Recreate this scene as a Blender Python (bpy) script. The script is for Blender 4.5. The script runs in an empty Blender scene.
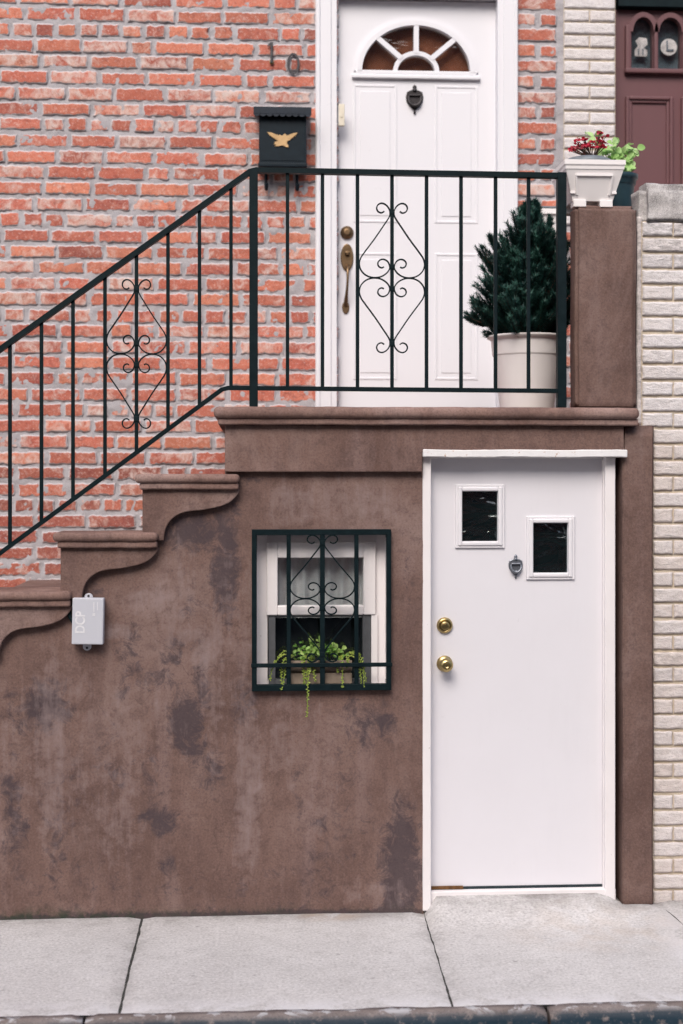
import bpy, bmesh, math, random
from mathutils import Vector, Matrix, noise

random.seed(11)
scene = bpy.context.scene
col = scene.collection
R = math.radians

# ------------------------------------------------------------------ camera
W_PX, H_PX = 683, 1024
F_PX = 50.0 / 36.0 * H_PX
PSI = R(3.5)                 # camera turned a little to the right of the facade's normal
CAM_D = 6.03                 # distance to the front of the stoop
PP = (341.5, 480.0)          # principal point, horizon row
CS, SN = math.cos(PSI), math.sin(PSI)


def _t(px, Y):
    u = (px - PP[0]) / F_PX
    return (Y + CAM_D) / (CS - u * SN)


CAM_H = _t(420, 0) * (912 - PP[1]) / F_PX


def X(px, Y=0.0):
    u = (px - PP[0]) / F_PX
    return _t(px, Y) * (SN + u * CS)


def Z(py, Y=0.0, px=320):
    return CAM_H + _t(px, Y) * (PP[1] - py) / F_PX


cam_data = bpy.data.cameras.new('camera')
cam = bpy.data.objects.new('camera', cam_data)
col.objects.link(cam)
cam.location = (0, -CAM_D, CAM_H)
cam.rotation_euler = (R(90), 0, -PSI)
cam_data.sensor_fit = 'VERTICAL'
cam_data.sensor_height = 36
cam_data.sensor_width = 24
cam_data.lens = 50
cam_data.shift_y = -(H_PX / 2 - PP[1]) / H_PX
cam_data.clip_start = 0.05
cam_data.clip_end = 500
cam_data.dof.use_dof = True
cam_data.dof.focus_distance = 5.95
cam_data.dof.aperture_fstop = 1.6
scene.camera = cam

# ------------------------------------------------------------------ light
SUN_EL, SUN_AZ = 44, -16      # azimuth: degrees to the left (west) of straight at the facade
world = bpy.data.worlds.new('World')
scene.world = world
world.use_nodes = True
wn = world.node_tree
bg = wn.nodes['Background']
sky = wn.nodes.new('ShaderNodeTexSky')
sky.sky_type = 'NISHITA'
sky.sun_disc = False
sky.sun_elevation = R(SUN_EL)
sky.sun_rotation = R(180 + (-SUN_AZ) * -1 * -1)
sky.air_density = 1.0
sky.dust_density = 4.0
sky.ozone_density = 1.0
wn.links.new(sky.outputs[0], bg.inputs[0])
bg.inputs[1].default_value = 0.12
sun_d = bpy.data.lights.new('sun', 'SUN')
sun_d.energy = 1.5
sun_d.angle = R(34)
sun_d.color = (1.0, 0.965, 0.93)
sun = bpy.data.objects.new('sun', sun_d)
col.objects.link(sun)
_d = Vector((math.sin(R(SUN_AZ)) * math.cos(R(SUN_EL)), -math.cos(R(SUN_AZ)) * math.cos(R(SUN_EL)), math.sin(R(SUN_EL))))
sun.rotation_euler = _d.to_track_quat('Z', 'Y').to_euler()
sun.location = (-4, -9, 10)
sky.sun_rotation = math.atan2(_d.x, _d.y)
scene.view_settings.view_transform = 'Standard'
scene.view_settings.look = 'None'
scene.view_settings.gamma = 1.0
scene.view_settings.exposure = 0.62
scene.view_settings.use_curve_mapping = False
scene.render.engine = 'CYCLES'
scene.cycles.max_bounces = 6
scene.cycles.use_denoising = True
scene.cycles.denoising_prefilter = 'NONE'
scene.cycles.adaptive_threshold = 0.006


# ------------------------------------------------------------------ helpers
def nz(x, y, z=0.0):
    return noise.noise(Vector((x, y, z)))


def fbm(x, y, z=0.0, o=4):
    return noise.fractal(Vector((x, y, z)), 1.0, 2.0, o)


class MB:
    """collects geometry for one mesh object"""

    def __init__(s):
        s.v, s.f, s.m, s.sm, s.c = [], [], [], [], []

    def vert(s, p, c=(0.5, 0.5, 0.5, 0.5)):
        s.v.append(tuple(p)); s.c.append(c); return len(s.v) - 1

    def face(s, idx, m=0, smooth=False):
        s.f.append(tuple(idx)); s.m.append(m); s.sm.append(smooth)

    def bm(s, b, m=0, smooth=False, c=(0.5, 0.5, 0.5, 0.5)):
        o = len(s.v)
        b.verts.index_update()
        for v in b.verts:
            s.v.append(tuple(v.co)); s.c.append(c)
        for f in b.faces:
            s.f.append(tuple(o + v.index for v in f.verts)); s.m.append(m); s.sm.append(smooth)
        b.free()

    def box(s, x0, x1, y0, y1, z0, z1, bev=0.0, seg=2, m=0, smooth=None, rot=None, c=(0.5, 0.5, 0.5, 0.5)):
        b = bmesh.new()
        bmesh.ops.create_cube(b, size=1)
        for v in b.verts:
            v.co = Vector(((v.co.x + .5) * (x1 - x0) + x0, (v.co.y + .5) * (y1 - y0) + y0, (v.co.z + .5) * (z1 - z0) + z0))
        if bev > 0:
            bmesh.ops.bevel(b, geom=list(b.edges), offset=bev, segments=seg, profile=0.5, affect='EDGES', clamp_overlap=True)
        if rot:
            bmesh.ops.rotate(b, verts=b.verts, cent=Vector(((x0 + x1) / 2, (y0 + y1) / 2, (z0 + z1) / 2)), matrix=rot)
        s.bm(b, m, (bev > 0 and seg > 1) if smooth is None else smooth, c)

    def prism(s, pts, y0, y1, bev=0.0, seg=2, m=0, smooth=False):
        """polygon in XZ extruded along Y"""
        b = bmesh.new()
        f = b.faces.new([b.verts.new((p[0], y0, p[1])) for p in pts])
        bmesh.ops.triangulate(b, faces=[f]) if False else None
        r = bmesh.ops.extrude_face_region(b, geom=[f])
        for e in r['geom']:
            if isinstance(e, bmesh.types.BMVert):
                e.co.y = y1
        bmesh.ops.recalc_face_normals(b, faces=b.faces)
        if bev > 0:
            es = [e for e in b.edges if abs(e.verts[0].co.y - e.verts[1].co.y) < 1e-6 and abs(e.verts[0].co.y - y0) < 1e-6]
            bmesh.ops.bevel(b, geom=es, offset=bev, segments=seg, profile=0.5, affect='EDGES', clamp_overlap=True)
        s.bm(b, m, smooth)

    def lathe(s, prof, c, axis='Z', n=24, m=0, cap=True, smooth=True):
        """prof: list of (radius, h) along the axis"""
        rings = []
        for (r, h) in prof:
            ring = []
            for k in range(n):
                a = 2 * math.pi * k / n
                p, q = r * math.cos(a), r * math.sin(a)
                if axis == 'Z':
                    co = (c[0] + p, c[1] + q, c[2] + h)
                else:      # -Y, towards the viewer
                    co = (c[0] + p, c[1] - h, c[2] + q)
                ring.append(s.vert(co))
            rings.append(ring)
        for a, b in zip(rings, rings[1:]):
            for k in range(n):
                s.face((a[k], a[(k + 1) % n], b[(k + 1) % n], b[k]), m, smooth)
        if cap:
            s.face(rings[0][::-1], m); s.face(rings[-1], m)

    def tube(s, pts, rad, n=6, m=0, smooth=True, c=(0.5, 0.5, 0.5, 0.5)):
        pts = [Vector(p) for p in pts]
        rings = []
        up = Vector((0.13, 0.9, 0.21)).normalized()
        for i, p in enumerate(pts):
            t = (pts[min(i + 1, len(pts) - 1)] - pts[max(i - 1, 0)])
            t = t.normalized() if t.length > 1e-9 else Vector((0, 0, 1))
            a = t.cross(up); a = a.normalized() if a.length > 1e-6 else t.orthogonal().normalized()
            b = t.cross(a)
            r = rad(i / max(1, len(pts) - 1)) if callable(rad) else rad
            rings.append([s.vert(p + (a * math.cos(2 * math.pi * k / n) + b * math.sin(2 * math.pi * k / n)) * r, c) for k in range(n)])
        for a, b in zip(rings, rings[1:]):
            for k in range(n):
                s.face((a[k], a[(k + 1) % n], b[(k + 1) % n], b[k]), m, smooth)
        s.face(rings[0][::-1], m); s.face(rings[-1], m)

    def strap(s, pts, w, d, y, m=0, flare=False):
        """flat bar bent in the XZ plane: pts (x,z); w thickness in plane, d depth along Y"""
        rings = []
        n = len(pts)
        for i, p in enumerate(pts):
            a, b = pts[max(i - 1, 0)], pts[min(i + 1, n - 1)]
            tx, tz = b[0] - a[0], b[1] - a[1]
            L = math.hypot(tx, tz) or 1
            nx, nzz = -tz / L, tx / L
            ring = []
            for (q, e) in ((-1, -1), (1, -1), (1, 1), (-1, 1)):
                ring.append(s.vert((p[0] + nx * w / 2 * q, y + d / 2 * e, p[1] + nzz * w / 2 * q)))
            rings.append(ring)
        for a, b in zip(rings, rings[1:]):
            for k in range(4):
                s.face((a[k], a[(k + 1) % 4], b[(k + 1) % 4], b[k]), m, False)
        s.face(rings[0][::-1], m); s.face(rings[-1], m)

    def build(s, name, mats, parent=None, tint=False):
        me = bpy.data.meshes.new(name)
        me.from_pydata(s.v, [], s.f)
        mats = mats if isinstance(mats, (list, tuple)) else [mats]
        for m_ in mats:
            me.materials.append(m_)
        me.polygons.foreach_set('material_index', s.m)
        me.polygons.foreach_set('use_smooth', s.sm)
        if tint:
            at = me.color_attributes.new('tint', 'FLOAT_COLOR', 'POINT')
            flat = [x for c in s.c for x in c]
            at.data.foreach_set('color', flat)
        b = bmesh.new(); b.from_mesh(me)
        bmesh.ops.recalc_face_normals(b, faces=b.faces) if not tint else None
        b.to_mesh(me); b.free()
        me.update()
        o = bpy.data.objects.new(name, me)
        col.objects.link(o)
        if not tint and any(s.sm):
            wnm = o.modifiers.new('weighted', 'WEIGHTED_NORMAL')
            wnm.keep_sharp = True
            wnm.weight = 100
        if parent is not None:
            o.parent = parent
            if parent.type == 'EMPTY':
                o.matrix_parent_inverse = Matrix.Translation(-Vector(parent.location))
        return o


def tag(o, label=None, cat=None, group=None, kind=None):
    if label: o['label'] = label
    if cat: o['category'] = cat
    if group: o['group'] = group
    if kind: o['kind'] = kind
    return o


def thing(name, label, cat, loc, group=None):
    o = bpy.data.objects.new(name, None)
    o.empty_display_size = 0.1
    o.location = loc
    col.objects.link(o)
    return tag(o, label, cat, group)


def spline(pts, n=6):
    """Catmull-Rom through pts"""
    out = []
    P = [Vector(p) for p in pts]
    for i in range(len(P) - 1):
        p0, p1, p2, p3 = P[max(i - 1, 0)], P[i], P[i + 1], P[min(i + 2, len(P) - 1)]
        for k in range(n):
            t = k / n
            out.append(0.5 * ((2 * p1) + (p2 - p0) * t + (2 * p0 - 5 * p1 + 4 * p2 - p3) * t * t + (3 * p1 - p0 - 3 * p2 + p3) * t ** 3))
    out.append(P[-1])
    return out


# ------------------------------------------------------------------ materials
class NT:
    def __init__(s, name):
        s.mat = bpy.data.materials.new(name)
        s.mat.use_nodes = True
        s.t = s.mat.node_tree
        s.p = s.t.nodes['Principled BSDF']
        s.out = s.t.nodes['Material Output']

    def n(s, typ, **kw):
        nd = s.t.nodes.new('ShaderNode' + typ)
        for k, v in kw.items():
            setattr(nd, k, v)
        return nd

    def set(s, sock, v):
        if hasattr(v, 'is_output') or isinstance(v, bpy.types.NodeSocket):
            s.t.links.new(v, sock)
        elif isinstance(v, (tuple, list)) and sock.type == 'RGBA' and len(v) == 3:
            sock.default_value = (*v, 1)
        else:
            sock.default_value = v

    def coord(s, scale=(1, 1, 1), src='Object', loc=(0, 0, 0)):
        tc = s.n('TexCoord')
        mp = s.n('Mapping')
        s.t.links.new(tc.outputs[src], mp.inputs[0])
        mp.inputs['Scale'].default_value = scale
        mp.inputs['Location'].default_value = loc
        return mp.outputs[0]

    def noise(s, vec, scale, detail=4, rough=0.55, dist=0.0):
        nd = s.n('TexNoise')
        s.set(nd.inputs['Vector'], vec)
        nd.inputs['Scale'].default_value = scale
        nd.inputs['Detail'].default_value = detail
        nd.inputs['Roughness'].default_value = rough
        nd.inputs['Distortion'].default_value = dist
        return nd.outputs['Fac']

    def ramp(s, fac, stops, interp='LINEAR'):
        nd = s.n('ValToRGB')
        nd.color_ramp.interpolation = interp
        while len(nd.color_ramp.elements) < len(stops):
            nd.color_ramp.elements.new(0.5)
        for e, (p, c) in zip(nd.color_ramp.elements, stops):
            e.position = p
            e.color = (*c, 1) if isinstance(c, (tuple, list)) else (c, c, c, 1)
        s.set(nd.inputs[0], fac)
        return nd.outputs[0]

    def mix(s, fac, a, b, mode='MIX'):
        nd = s.n('Mix', data_type='RGBA', blend_type=mode)
        s.set(nd.inputs[0], fac); s.set(nd.inputs[6], a); s.set(nd.inputs[7], b)
        return nd.outputs[2]

    def math(s, op, a, b=0.0, clamp=False):
        nd = s.n('Math', operation=op, use_clamp=clamp)
        s.set(nd.inputs[0], a); s.set(nd.inputs[1], b)
        return nd.outputs[0]

    def sep(s, c):
        nd = s.n('SeparateColor')
        s.set(nd.inputs[0], c)
        return nd.outputs

    def attr(s, name='tint'):
        nd = s.n('Attribute', attribute_name=name)
        return nd

    def bump(s, h, strength=0.3, dist=0.01, normal=None):
        nd = s.n('Bump')
        nd.inputs['Strength'].default_value = strength
        nd.inputs['Distance'].default_value = dist
        s.set(nd.inputs['Height'], h)
        if normal is not None:
            s.set(nd.inputs['Normal'], normal)
        s.set(s.p.inputs['Normal'], nd.outputs[0])
        return nd.outputs[0]

    def done(s, color, rough=0.7, spec=0.5, metal=0.0):
        s.set(s.p.inputs['Base Color'], color)
        s.set(s.p.inputs['Roughness'], rough)
        s.set(s.p.inputs['Specular IOR Level'], spec)
        s.set(s.p.inputs['Metallic'], metal)
        return s.mat


MT = {}


def m_brick():
    t = NT('old_red_brick')
    o = t.coord()
    a = t.attr()
    ch = t.sep(a.outputs['Color'])
    base = t.ramp(ch[0], [(0.0, (.25, .073, .062)), (.3, (.39, .102, .074)), (.65, (.47, .135, .090)), (1.0, (.53, .19, .118))])
    n1 = t.noise(o, 9, 5, .6)
    base = t.mix(t.ramp(n1, [(.3, 0.0), (.7, 1.0)]), base, t.mix(.5, base, (.50, .20, .14)))
    val = t.math('ADD', t.math('MULTIPLY', ch[1], .38), .82)
    base = t.mix(1.0, base, val, 'MULTIPLY')
    # burnt and worn zones within a brick
    n6 = t.noise(o, 30, 5, .7, .4)
    base = t.mix(t.ramp(n6, [(.32, .55), (.46, 0.0), (.56, 0.0), (.72, .5)]), base, t.ramp(n6, [(.45, (.17, .05, .05)), (.55, (.62, .29, .21))]))
    # lime bloom and old paint left on some bricks
    n2 = t.noise(o, 15, 7, .72, .8)
    w = t.math('SUBTRACT', t.math('ADD', n2, t.math('MULTIPLY', ch[2], .19)), .565)
    w = t.ramp(t.math('MULTIPLY', w, 6), [(0.0, 0.0), (1.0, .85)])
    base = t.mix(w, base, t.mix(t.ramp(n6, [(.4, 0.0), (.6, 1.0)]), (.60, .40, .34), (.60, .53, .50)))
    # specks of mortar and soot
    n3 = t.noise(o, 85, 5, .75)
    base = t.mix(t.ramp(n3, [(.55, 0.0), (.68, .75)]), base, (.62, .46, .42))
    base = t.mix(t.ramp(n3, [(.30, .7), (.42, 0.0)]), base, (.13, .05, .05))
    n7 = t.noise(o, 55, 6, .75)
    sm = t.math('SUBTRACT', t.math('ADD', n7, .42), t.math('MULTIPLY', a.outputs['Alpha'], .62))
    base = t.mix(t.ramp(sm, [(.46, 0.0), (.56, .95)]), base, t.mix(n6, (.40, .37, .385), (.56, .53, .545)))
    n4 = t.noise(o, 240, 3, .6)
    t.bump(t.math('ADD', t.math('MULTIPLY', n4, .5), n3), .5, .005)
    return t.done(base, .9, .25)


def m_mortar(name, c1, c2, c3):
    t = NT(name)
    o = t.coord()
    n1 = t.noise(o, 6, 5, .6)
    n2 = t.noise(o, 60, 5, .7)
    c = t.mix(t.ramp(n1, [(.3, 0.0), (.7, 1.0)]), c1, c2)
    c = t.mix(t.ramp(n2, [(.55, 0.0), (.75, .6)]), c, c3)
    n3 = t.noise(o, 220, 3, .6)
    t.bump(t.math('ADD', n2, t.math('MULTIPLY', n3, .6)), .6, .006)
    return t.done(c, .95, .15)


def m_brick_far():
    t = NT('plain_brickwork')
    tc = t.n('TexCoord')
    sp = t.n('SeparateXYZ'); t.set(sp.inputs[0], tc.outputs['Object'])
    cb = t.n('CombineXYZ'); t.set(cb.inputs[0], sp.outputs[0]); t.set(cb.inputs[1], sp.outputs[2])
    b = t.n('TexBrick')
    t.set(b.inputs['Vector'], cb.outputs[0])
    b.inputs['Scale'].default_value = 1
    b.inputs['Brick Width'].default_value = .253
    b.inputs['Row Height'].default_value = .0817
    b.inputs['Mortar Size'].default_value = .011
    b.inputs['Color1'].default_value = (.42, .11, .07, 1)
    b.inputs['Color2'].default_value = (.30, .085, .06, 1)
    b.inputs['Mortar'].default_value = (.38, .35, .36, 1)
    t.bump(b.outputs['Fac'], -.5, .01)
    return t.done(b.outputs['Color'], .9, .2)


def m_stucco(name='brown_stucco', attr=True, seed=0.0, k=1.0):
    t = NT(name)
    o = t.coord(loc=(seed, 0, seed))
    ov = t.coord((7, 7, .9), loc=(seed, 0, 0))
    n1 = t.noise(o, 1.6, 6, .6)
    c = t.ramp(n1, [(.34, (.108 * k, .065 * k, .055 * k)), (.52, (.158 * k, .099 * k, .084 * k)), (.68, (.222 * k, .155 * k, .139 * k))])
    n2 = t.noise(ov, 1.0, 6, .62)          # runs of rain down the wall
    c = t.mix(t.ramp(n2, [(.54, 0.0), (.72, .38)]), c, (.26 * k, .185 * k, .175 * k))
    c = t.mix(t.ramp(n2, [(.28, .45), (.44, 0.0)]), c, (.085 * k, .052 * k, .048 * k))
    n3 = t.noise(o, 16, 7, .68, .3)
    c = t.mix(t.ramp(n3, [(.36, .35), (.5, 0.0), (.58, 0.0), (.74, .3)]), c, t.ramp(n3, [(.45, (.075, .048, .046)), (.55, (.25, .17, .155))]))
    n4 = t.noise(o, 95, 5, .7)
    c = t.mix(t.ramp(n4, [(.35, .3), (.5, 0.0), (.6, 0.0), (.75, .25)]), c, t.ramp(n4, [(.45, (.06, .04, .04)), (.55, (.30, .22, .20))]))
    n8 = t.noise(t.coord((1, 1, .55), loc=(seed, 0, 0)), 2.6, 8, .70, .6)          # chalky patches
    c = t.mix(t.ramp(n8, [(.53, 0.0), (.70, .5)]), c, (.245 * k, .172 * k, .155 * k))
    c = t.mix(t.ramp(n8, [(.30, .5), (.44, 0.0)]), c, (.080 * k, .052 * k, .052 * k))
    n9 = t.noise(o, 260, 3, .7)               # grit
    n9b = t.noise(o, 120, 2, .6)
    c = t.mix(t.ramp(n9b, [(.34, .22), (.48, 0.0)]), c, (.060, .038, .034))
    c = t.mix(t.ramp(n9b, [(.54, 0.0), (.68, .10)]), c, (.33, .25, .23))
    h = t.math('ADD', t.math('ADD', t.math('MULTIPLY', n3, .8), t.math('MULTIPLY', n4, .35)), t.math('MULTIPLY', n9, .3))
    if attr:
        ch = t.sep(t.attr().outputs['Color'])
        nn = t.noise(o, 15, 9, .78, .7)
        d = t.math('ADD', t.math('MULTIPLY', ch[0], .62), t.math('MULTIPLY', t.math('SUBTRACT', nn, .5), 1.5))
        d = t.math('MULTIPLY', t.ramp(d, [(.18, 0.0), (.40, .78)]), t.math('GREATER_THAN', ch[0], .01))
        c = t.mix(d, c, (.056, .044, .052))
        nv = t.noise(t.coord((30, 30, 4)), 1.0, 6, .7)
        l = t.math('ADD', t.math('MULTIPLY', ch[1], .5), t.math('ADD', t.math('MULTIPLY', t.math('SUBTRACT', nv, .5), .9), t.math('MULTIPLY', t.math('SUBTRACT', n3, .5), 1.1)))
        l = t.math('MULTIPLY', t.ramp(l, [(.10, 0.0), (.52, .62)]), t.math('GREATER_THAN', ch[1], .01))
        c = t.mix(l, c, (.275, .21, .205))
        # hairline cracks where the attribute allows them
        vo = t.n('TexVoronoi', feature='DISTANCE_TO_EDGE')
        wv = t.n('VectorMath', operation='ADD')
        nw = t.n('TexNoise'); t.set(nw.inputs['Vector'], o); nw.inputs['Scale'].default_value = 7; nw.inputs['Detail'].default_value = 5
        sc = t.n('VectorMath', operation='SCALE'); t.set(sc.inputs[0], nw.outputs['Color']); sc.inputs['Scale'].default_value = .22
        t.set(wv.inputs[0], o); t.set(wv.inputs[1], sc.outputs[0])
        t.set(vo.inputs['Vector'], wv.outputs[0]); vo.inputs['Scale'].default_value = 3.1
        cr = t.math('MULTIPLY', t.ramp(vo.outputs['Distance'], [(0.0, 1.0), (.010, 0.0)]), ch[2])
        c = t.mix(t.math('MULTIPLY', cr, .32), c, (.045, .03, .03))
        h = t.math('SUBTRACT', h, t.math('MULTIPLY', cr, .5))
        al = t.attr().outputs['Alpha']
        g = t.math('MULTIPLY', al, t.ramp(t.noise(o, 28, 6, .7), [(.40, 0.0), (.58, 1.0)]))
        c = t.mix(g, c, (.030, .045, .030))
    t.bump(h, .45, .007)
    return t.done(c, .92, .2)


def m_paint(name, colr, rough=.45, grime=.12, bump=.05, grain=0, chip=0.0, chipc=(.25, .2, .16)):
    t = NT(name)
    o = t.coord()
    n1 = t.noise(o, 3.2, 6, .6)
    n2 = t.noise(t.coord((14, 14, 2)), 1.0, 6, .65)
    dk = tuple(x * .80 for x in colr)
    c = t.mix(t.math('MULTIPLY', t.ramp(n1, [(.35, 0.0), (.75, 1.0)]), grime * 2), colr, (dk[0], dk[1] * .98, dk[2] * .95))
    c = t.mix(t.math('MULTIPLY', t.ramp(n2, [(.55, 0.0), (.8, 1.0)]), grime * 2), c, dk)
    n3 = t.noise(o, 60, 4, .6)
    ns = t.noise(t.coord((1, 1, .6)), 22, 8, .8, .8)
    c = t.mix(t.ramp(ns, [(.64, 0.0), (.70, .22)]), c, tuple(x * .55 for x in colr))
    if chip:
        n5 = t.noise(o, 38, 6, .75)
        c = t.mix(t.ramp(n5, [(.72 - chip, 0.0), (.76 - chip, 1.0)]), c, chipc)
    h = t.math('ADD', t.math('MULTIPLY', n3, .5), n2)
    t.bump(h, bump, .006)
    r = t.math('ADD', t.math('MULTIPLY', n1, .2), rough - .1)
    return t.done(c, r, .45)


def m_metal_paint(name, colr, rough=.38, spec=.4):
    t = NT(name)
    o = t.coord()
    n1 = t.noise(o, 24, 5, .65)
    c = t.mix(t.ramp(n1, [(.4, 0.0), (.75, .7)]), colr, tuple(x * 1.6 + .003 for x in colr))
    n2 = t.noise(o, 140, 3, .6)
    c = t.mix(t.ramp(t.noise(o, 46, 6, .8), [(.70, 0.0), (.77, .6)]), c, (.10, .06, .04))
    t.bump(n2, .15, .002)
    return t.done(c, t.math('ADD', t.math('MULTIPLY', n1, .3), rough - .1), spec)


def m_simple(name, colr, rough=.5, metal=0.0, spec=.5, var=.25, scale=30):
    t = NT(name)
    n1 = t.noise(t.coord(), scale, 5, .6)
    c = t.mix(t.ramp(n1, [(.3, 0.0), (.7, 1.0)]), colr, tuple(x * (1 - var) for x in colr))
    t.bump(n1, .1, .003)
    return t.done(c, t.math('ADD', t.math('MULTIPLY', n1, .2), rough - .1), spec, metal)


def m_glass(name, tint=(.9, .95, .95), wavy=0.0, scale=6.0):
    t = NT(name)
    tr = t.n('BsdfTransparent'); tr.inputs[0].default_value = (*tint, 1)
    gl = t.n('BsdfGlossy'); gl.inputs['Roughness'].default_value = .02
    lw = t.n('LayerWeight'); lw.inputs[0].default_value = .5
    if wavy:
        n1 = t.noise(t.coord((1.0, 1.0, 2.2)), scale, 2, .5, 1.5)
        b = t.n('Bump'); b.inputs['Strength'].default_value = wavy; b.inputs['Distance'].default_value = .03
        t.set(b.inputs['Height'], n1)
        t.t.links.new(b.outputs[0], gl.inputs['Normal'])
    mx = t.n('MixShader')
    t.set(mx.inputs[0], t.math('ADD', t.math('MULTIPLY', t.math('POWER', lw.outputs[1], 5.0), .85), .09))
    t.t.links.new(tr.outputs[0], mx.inputs[1]); t.t.links.new(gl.outputs[0], mx.inputs[2])
    t.t.links.new(mx.outputs[0], t.out.inputs[0])
    return t.mat


def m_concrete(name, c1, c2, c3, dirt=True, spots=False, sc=1.0):
    t = NT(name)
    o = t.coord((sc, sc, sc))
    n1 = t.noise(o, 2.2, 6, .65)
    n2 = t.noise(o, 13, 6, .7)
    n3 = t.noise(o, 130, 5, .75)
    n5 = t.noise(o, 420, 2, .5)
    c = t.mix(t.ramp(n1, [(.32, 0.0), (.68, 1.0)]), c1, c2)
    c = t.mix(t.ramp(n2, [(.52, 0.0), (.74, .55)]), c, c3)
    c = t.mix(t.ramp(n2, [(.26, .5), (.40, 0.0)]), c, tuple(min(1, x * 1.22) for x in c2))
    n3b = t.noise(o, 90, 3, .65)
    c = t.mix(t.ramp(n3b, [(.34, .5), (.49, 0.0)]), c, tuple(x * .55 for x in c1))
    c = t.mix(t.ramp(n3b, [(.54, 0.0), (.68, .5)]), c, tuple(min(1, x * 1.25) for x in c2))
    c = t.mix(t.ramp(n5, [(.24, .45), (.36, 0.0)]), c, (.16, .14, .14))
    if spots:
        v = t.n('TexVoronoi', feature='F1'); t.set(v.inputs['Vector'], o); v.inputs['Scale'].default_value = 9
        keep = t.math('GREATER_THAN', t.sep(v.outputs['Color'])[0], .72)
        sp_ = t.math('MULTIPLY', t.ramp(t.math('ADD', v.outputs['Distance'], t.math('MULTIPLY', n3, .12)), [(.10, .55), (.16, 0.0)]), keep)
        c = t.mix(sp_, c, (.20, .185, .185))
        n6 = t.noise(t.coord((1, 2.5, 1)), 26, 7, .75, .6)
        c = t.mix(t.ramp(n6, [(.33, .45), (.45, 0.0), (.57, 0.0), (.70, .5)]), c, t.ramp(n6, [(.45, (.27, .25, .25)), (.55, (.70, .68, .69))]))
    if dirt:
        ch = t.sep(t.attr().outputs['Color'])
        nn = t.noise(o, 7, 7, .7, .4)
        c = t.mix(t.math('MULTIPLY', ch[0], t.ramp(nn, [(.36, 0.0), (.62, 1.0)])), c, (.16, .14, .13))
        c = t.mix(t.math('MULTIPLY', ch[1], t.ramp(nn, [(.42, 0.0), (.52, 1.0)])), c, (.66, .645, .66))
        c = t.mix(t.math('MULTIPLY', ch[2], t.ramp(nn, [(.42, 0.0), (.6, .8)])), c, (.46, .36, .28))
    t.bump(t.math('ADD', n3, t.math('MULTIPLY', n2, .5)), .35, .004)
    return t.done(c, .92, .2)


def m_leaf(name, c1, c2, c3, rough=.5):
    t = NT(name)
    ch = t.sep(t.attr().outputs['Color'])
    c = t.ramp(ch[0], [(0.0, c1), (.5, c2), (1.0, c3)])
    n = t.noise(t.coord(), 90, 3, .5)
    c = t.mix(t.ramp(n, [(.35, .25), (.6, 0.0)]), c, c1)
    t.done(c, rough, .4)
    tl = t.n('BsdfTranslucent'); t.set(tl.inputs[0], c)
    mx = t.n('MixShader'); mx.inputs[0].default_value = .25
    t.t.links.new(t.p.outputs[0], mx.inputs[1]); t.t.links.new(tl.outputs[0], mx.inputs[2])
    t.t.links.new(mx.outputs[0], t.out.inputs[0])
    return t.mat


def m_kerb():
    t = NT('kerb_stone')
    o = t.coord()
    n1 = t.noise(o, 5, 6, .65)
    n2 = t.noise(o, 30, 6, .7)
    n3 = t.noise(o, 150, 4, .7)
    c = t.mix(t.ramp(n1, [(.35, 0.0), (.65, 1.0)]), (.20, .16, .145), (.31, .265, .25))
    c = t.mix(t.ramp(n3, [(.35, .6), (.5, 0.0)]), c, (.09, .08, .08))
    # what is left of white paint and cement splashes on the top
    np_ = t.noise(t.coord((1, 1.2, 1), loc=(3.1, 0, 0)), 9, 6, .7, .5)
    ch = t.sep(t.attr().outputs['Color'])
    c = t.mix(t.math('MULTIPLY', t.ramp(np_, [(.54, 0.0), (.58, 1.0)]), ch[1]), c, (.60, .60, .62))
    # shade on the street face, put in as dark blue colour
    bl = t.math('MULTIPLY', ch[0], t.ramp(n2, [(.33, 0.0), (.47, 1.0)]))
    c = t.mix(bl, c, (.018, .040, .060))
    t.bump(t.math('ADD', n2, n3), .5, .006)
    return t.done(c, .85, .25)


MT['brick'] = m_brick()
MT['mortar'] = m_mortar('grey_mortar', (.34, .32, .335), (.44, .42, .44), (.55, .52, .53))
MT['brickfar'] = m_brick_far()
MT['stucco'] = m_stucco(k=1.12)
MT['stone'] = m_stucco('brown_stone', False, 5.3, 1.2)
MT['nosing'] = m_stucco('lit_nosing_stone', False, 2.7, 1.5)  # step stone lightened to carry the light its rounded edge catches
MT['pier'] = m_stucco('brown_pier_stucco', False, 9.1, 1.05)
MT['white'] = m_paint('white_door_paint', (.72, .705, .745), .42, .07, .04)
MT['entrywhite'] = m_paint('bright_white_paint', (.73, .725, .765), .42, .03, .03)
MT['whitetrim'] = m_paint('white_trim_paint', (.74, .725, .76), .45, .08, .05)
MT['whiteworn'] = m_paint('worn_white_paint', (.80, .765, .775), .55, .18, .2, chip=.05, chipc=(.34, .28, .25))
MT['hood'] = m_paint('hood_white_paint', (.78, .77, .78), .55, .15, .35, chip=.10, chipc=(.42, .20, .08))
MT['sash'] = m_paint('cream_sash_paint', (.62, .56, .55), .5, .2, .15)
MT['paneback'] = m_simple('pale_lace_backing', (.16, .19, .23), .7, 0, .3, .7, 18)
MT['maroon'] = m_paint('maroon_door_paint', (.135, .060, .066), .42, .15, .06)
MT['iron'] = m_metal_paint('black_iron_paint', (.002, .0085, .011), .5, .14)
MT['mailbox'] = m_metal_paint('black_mailbox_paint', (.0035, .010, .016), .45, .2)
MT['gold'] = m_simple('gold_paint', (.60, .40, .20), .45, .35)
MT['brass'] = m_simple('polished_brass', (.56, .43, .20), .3, 1.0, .5, .3, 12)
MT['oldbrass'] = m_simple('tarnished_brass', (.26, .17, .095), .42, .9, .5, .5, 40)
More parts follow.
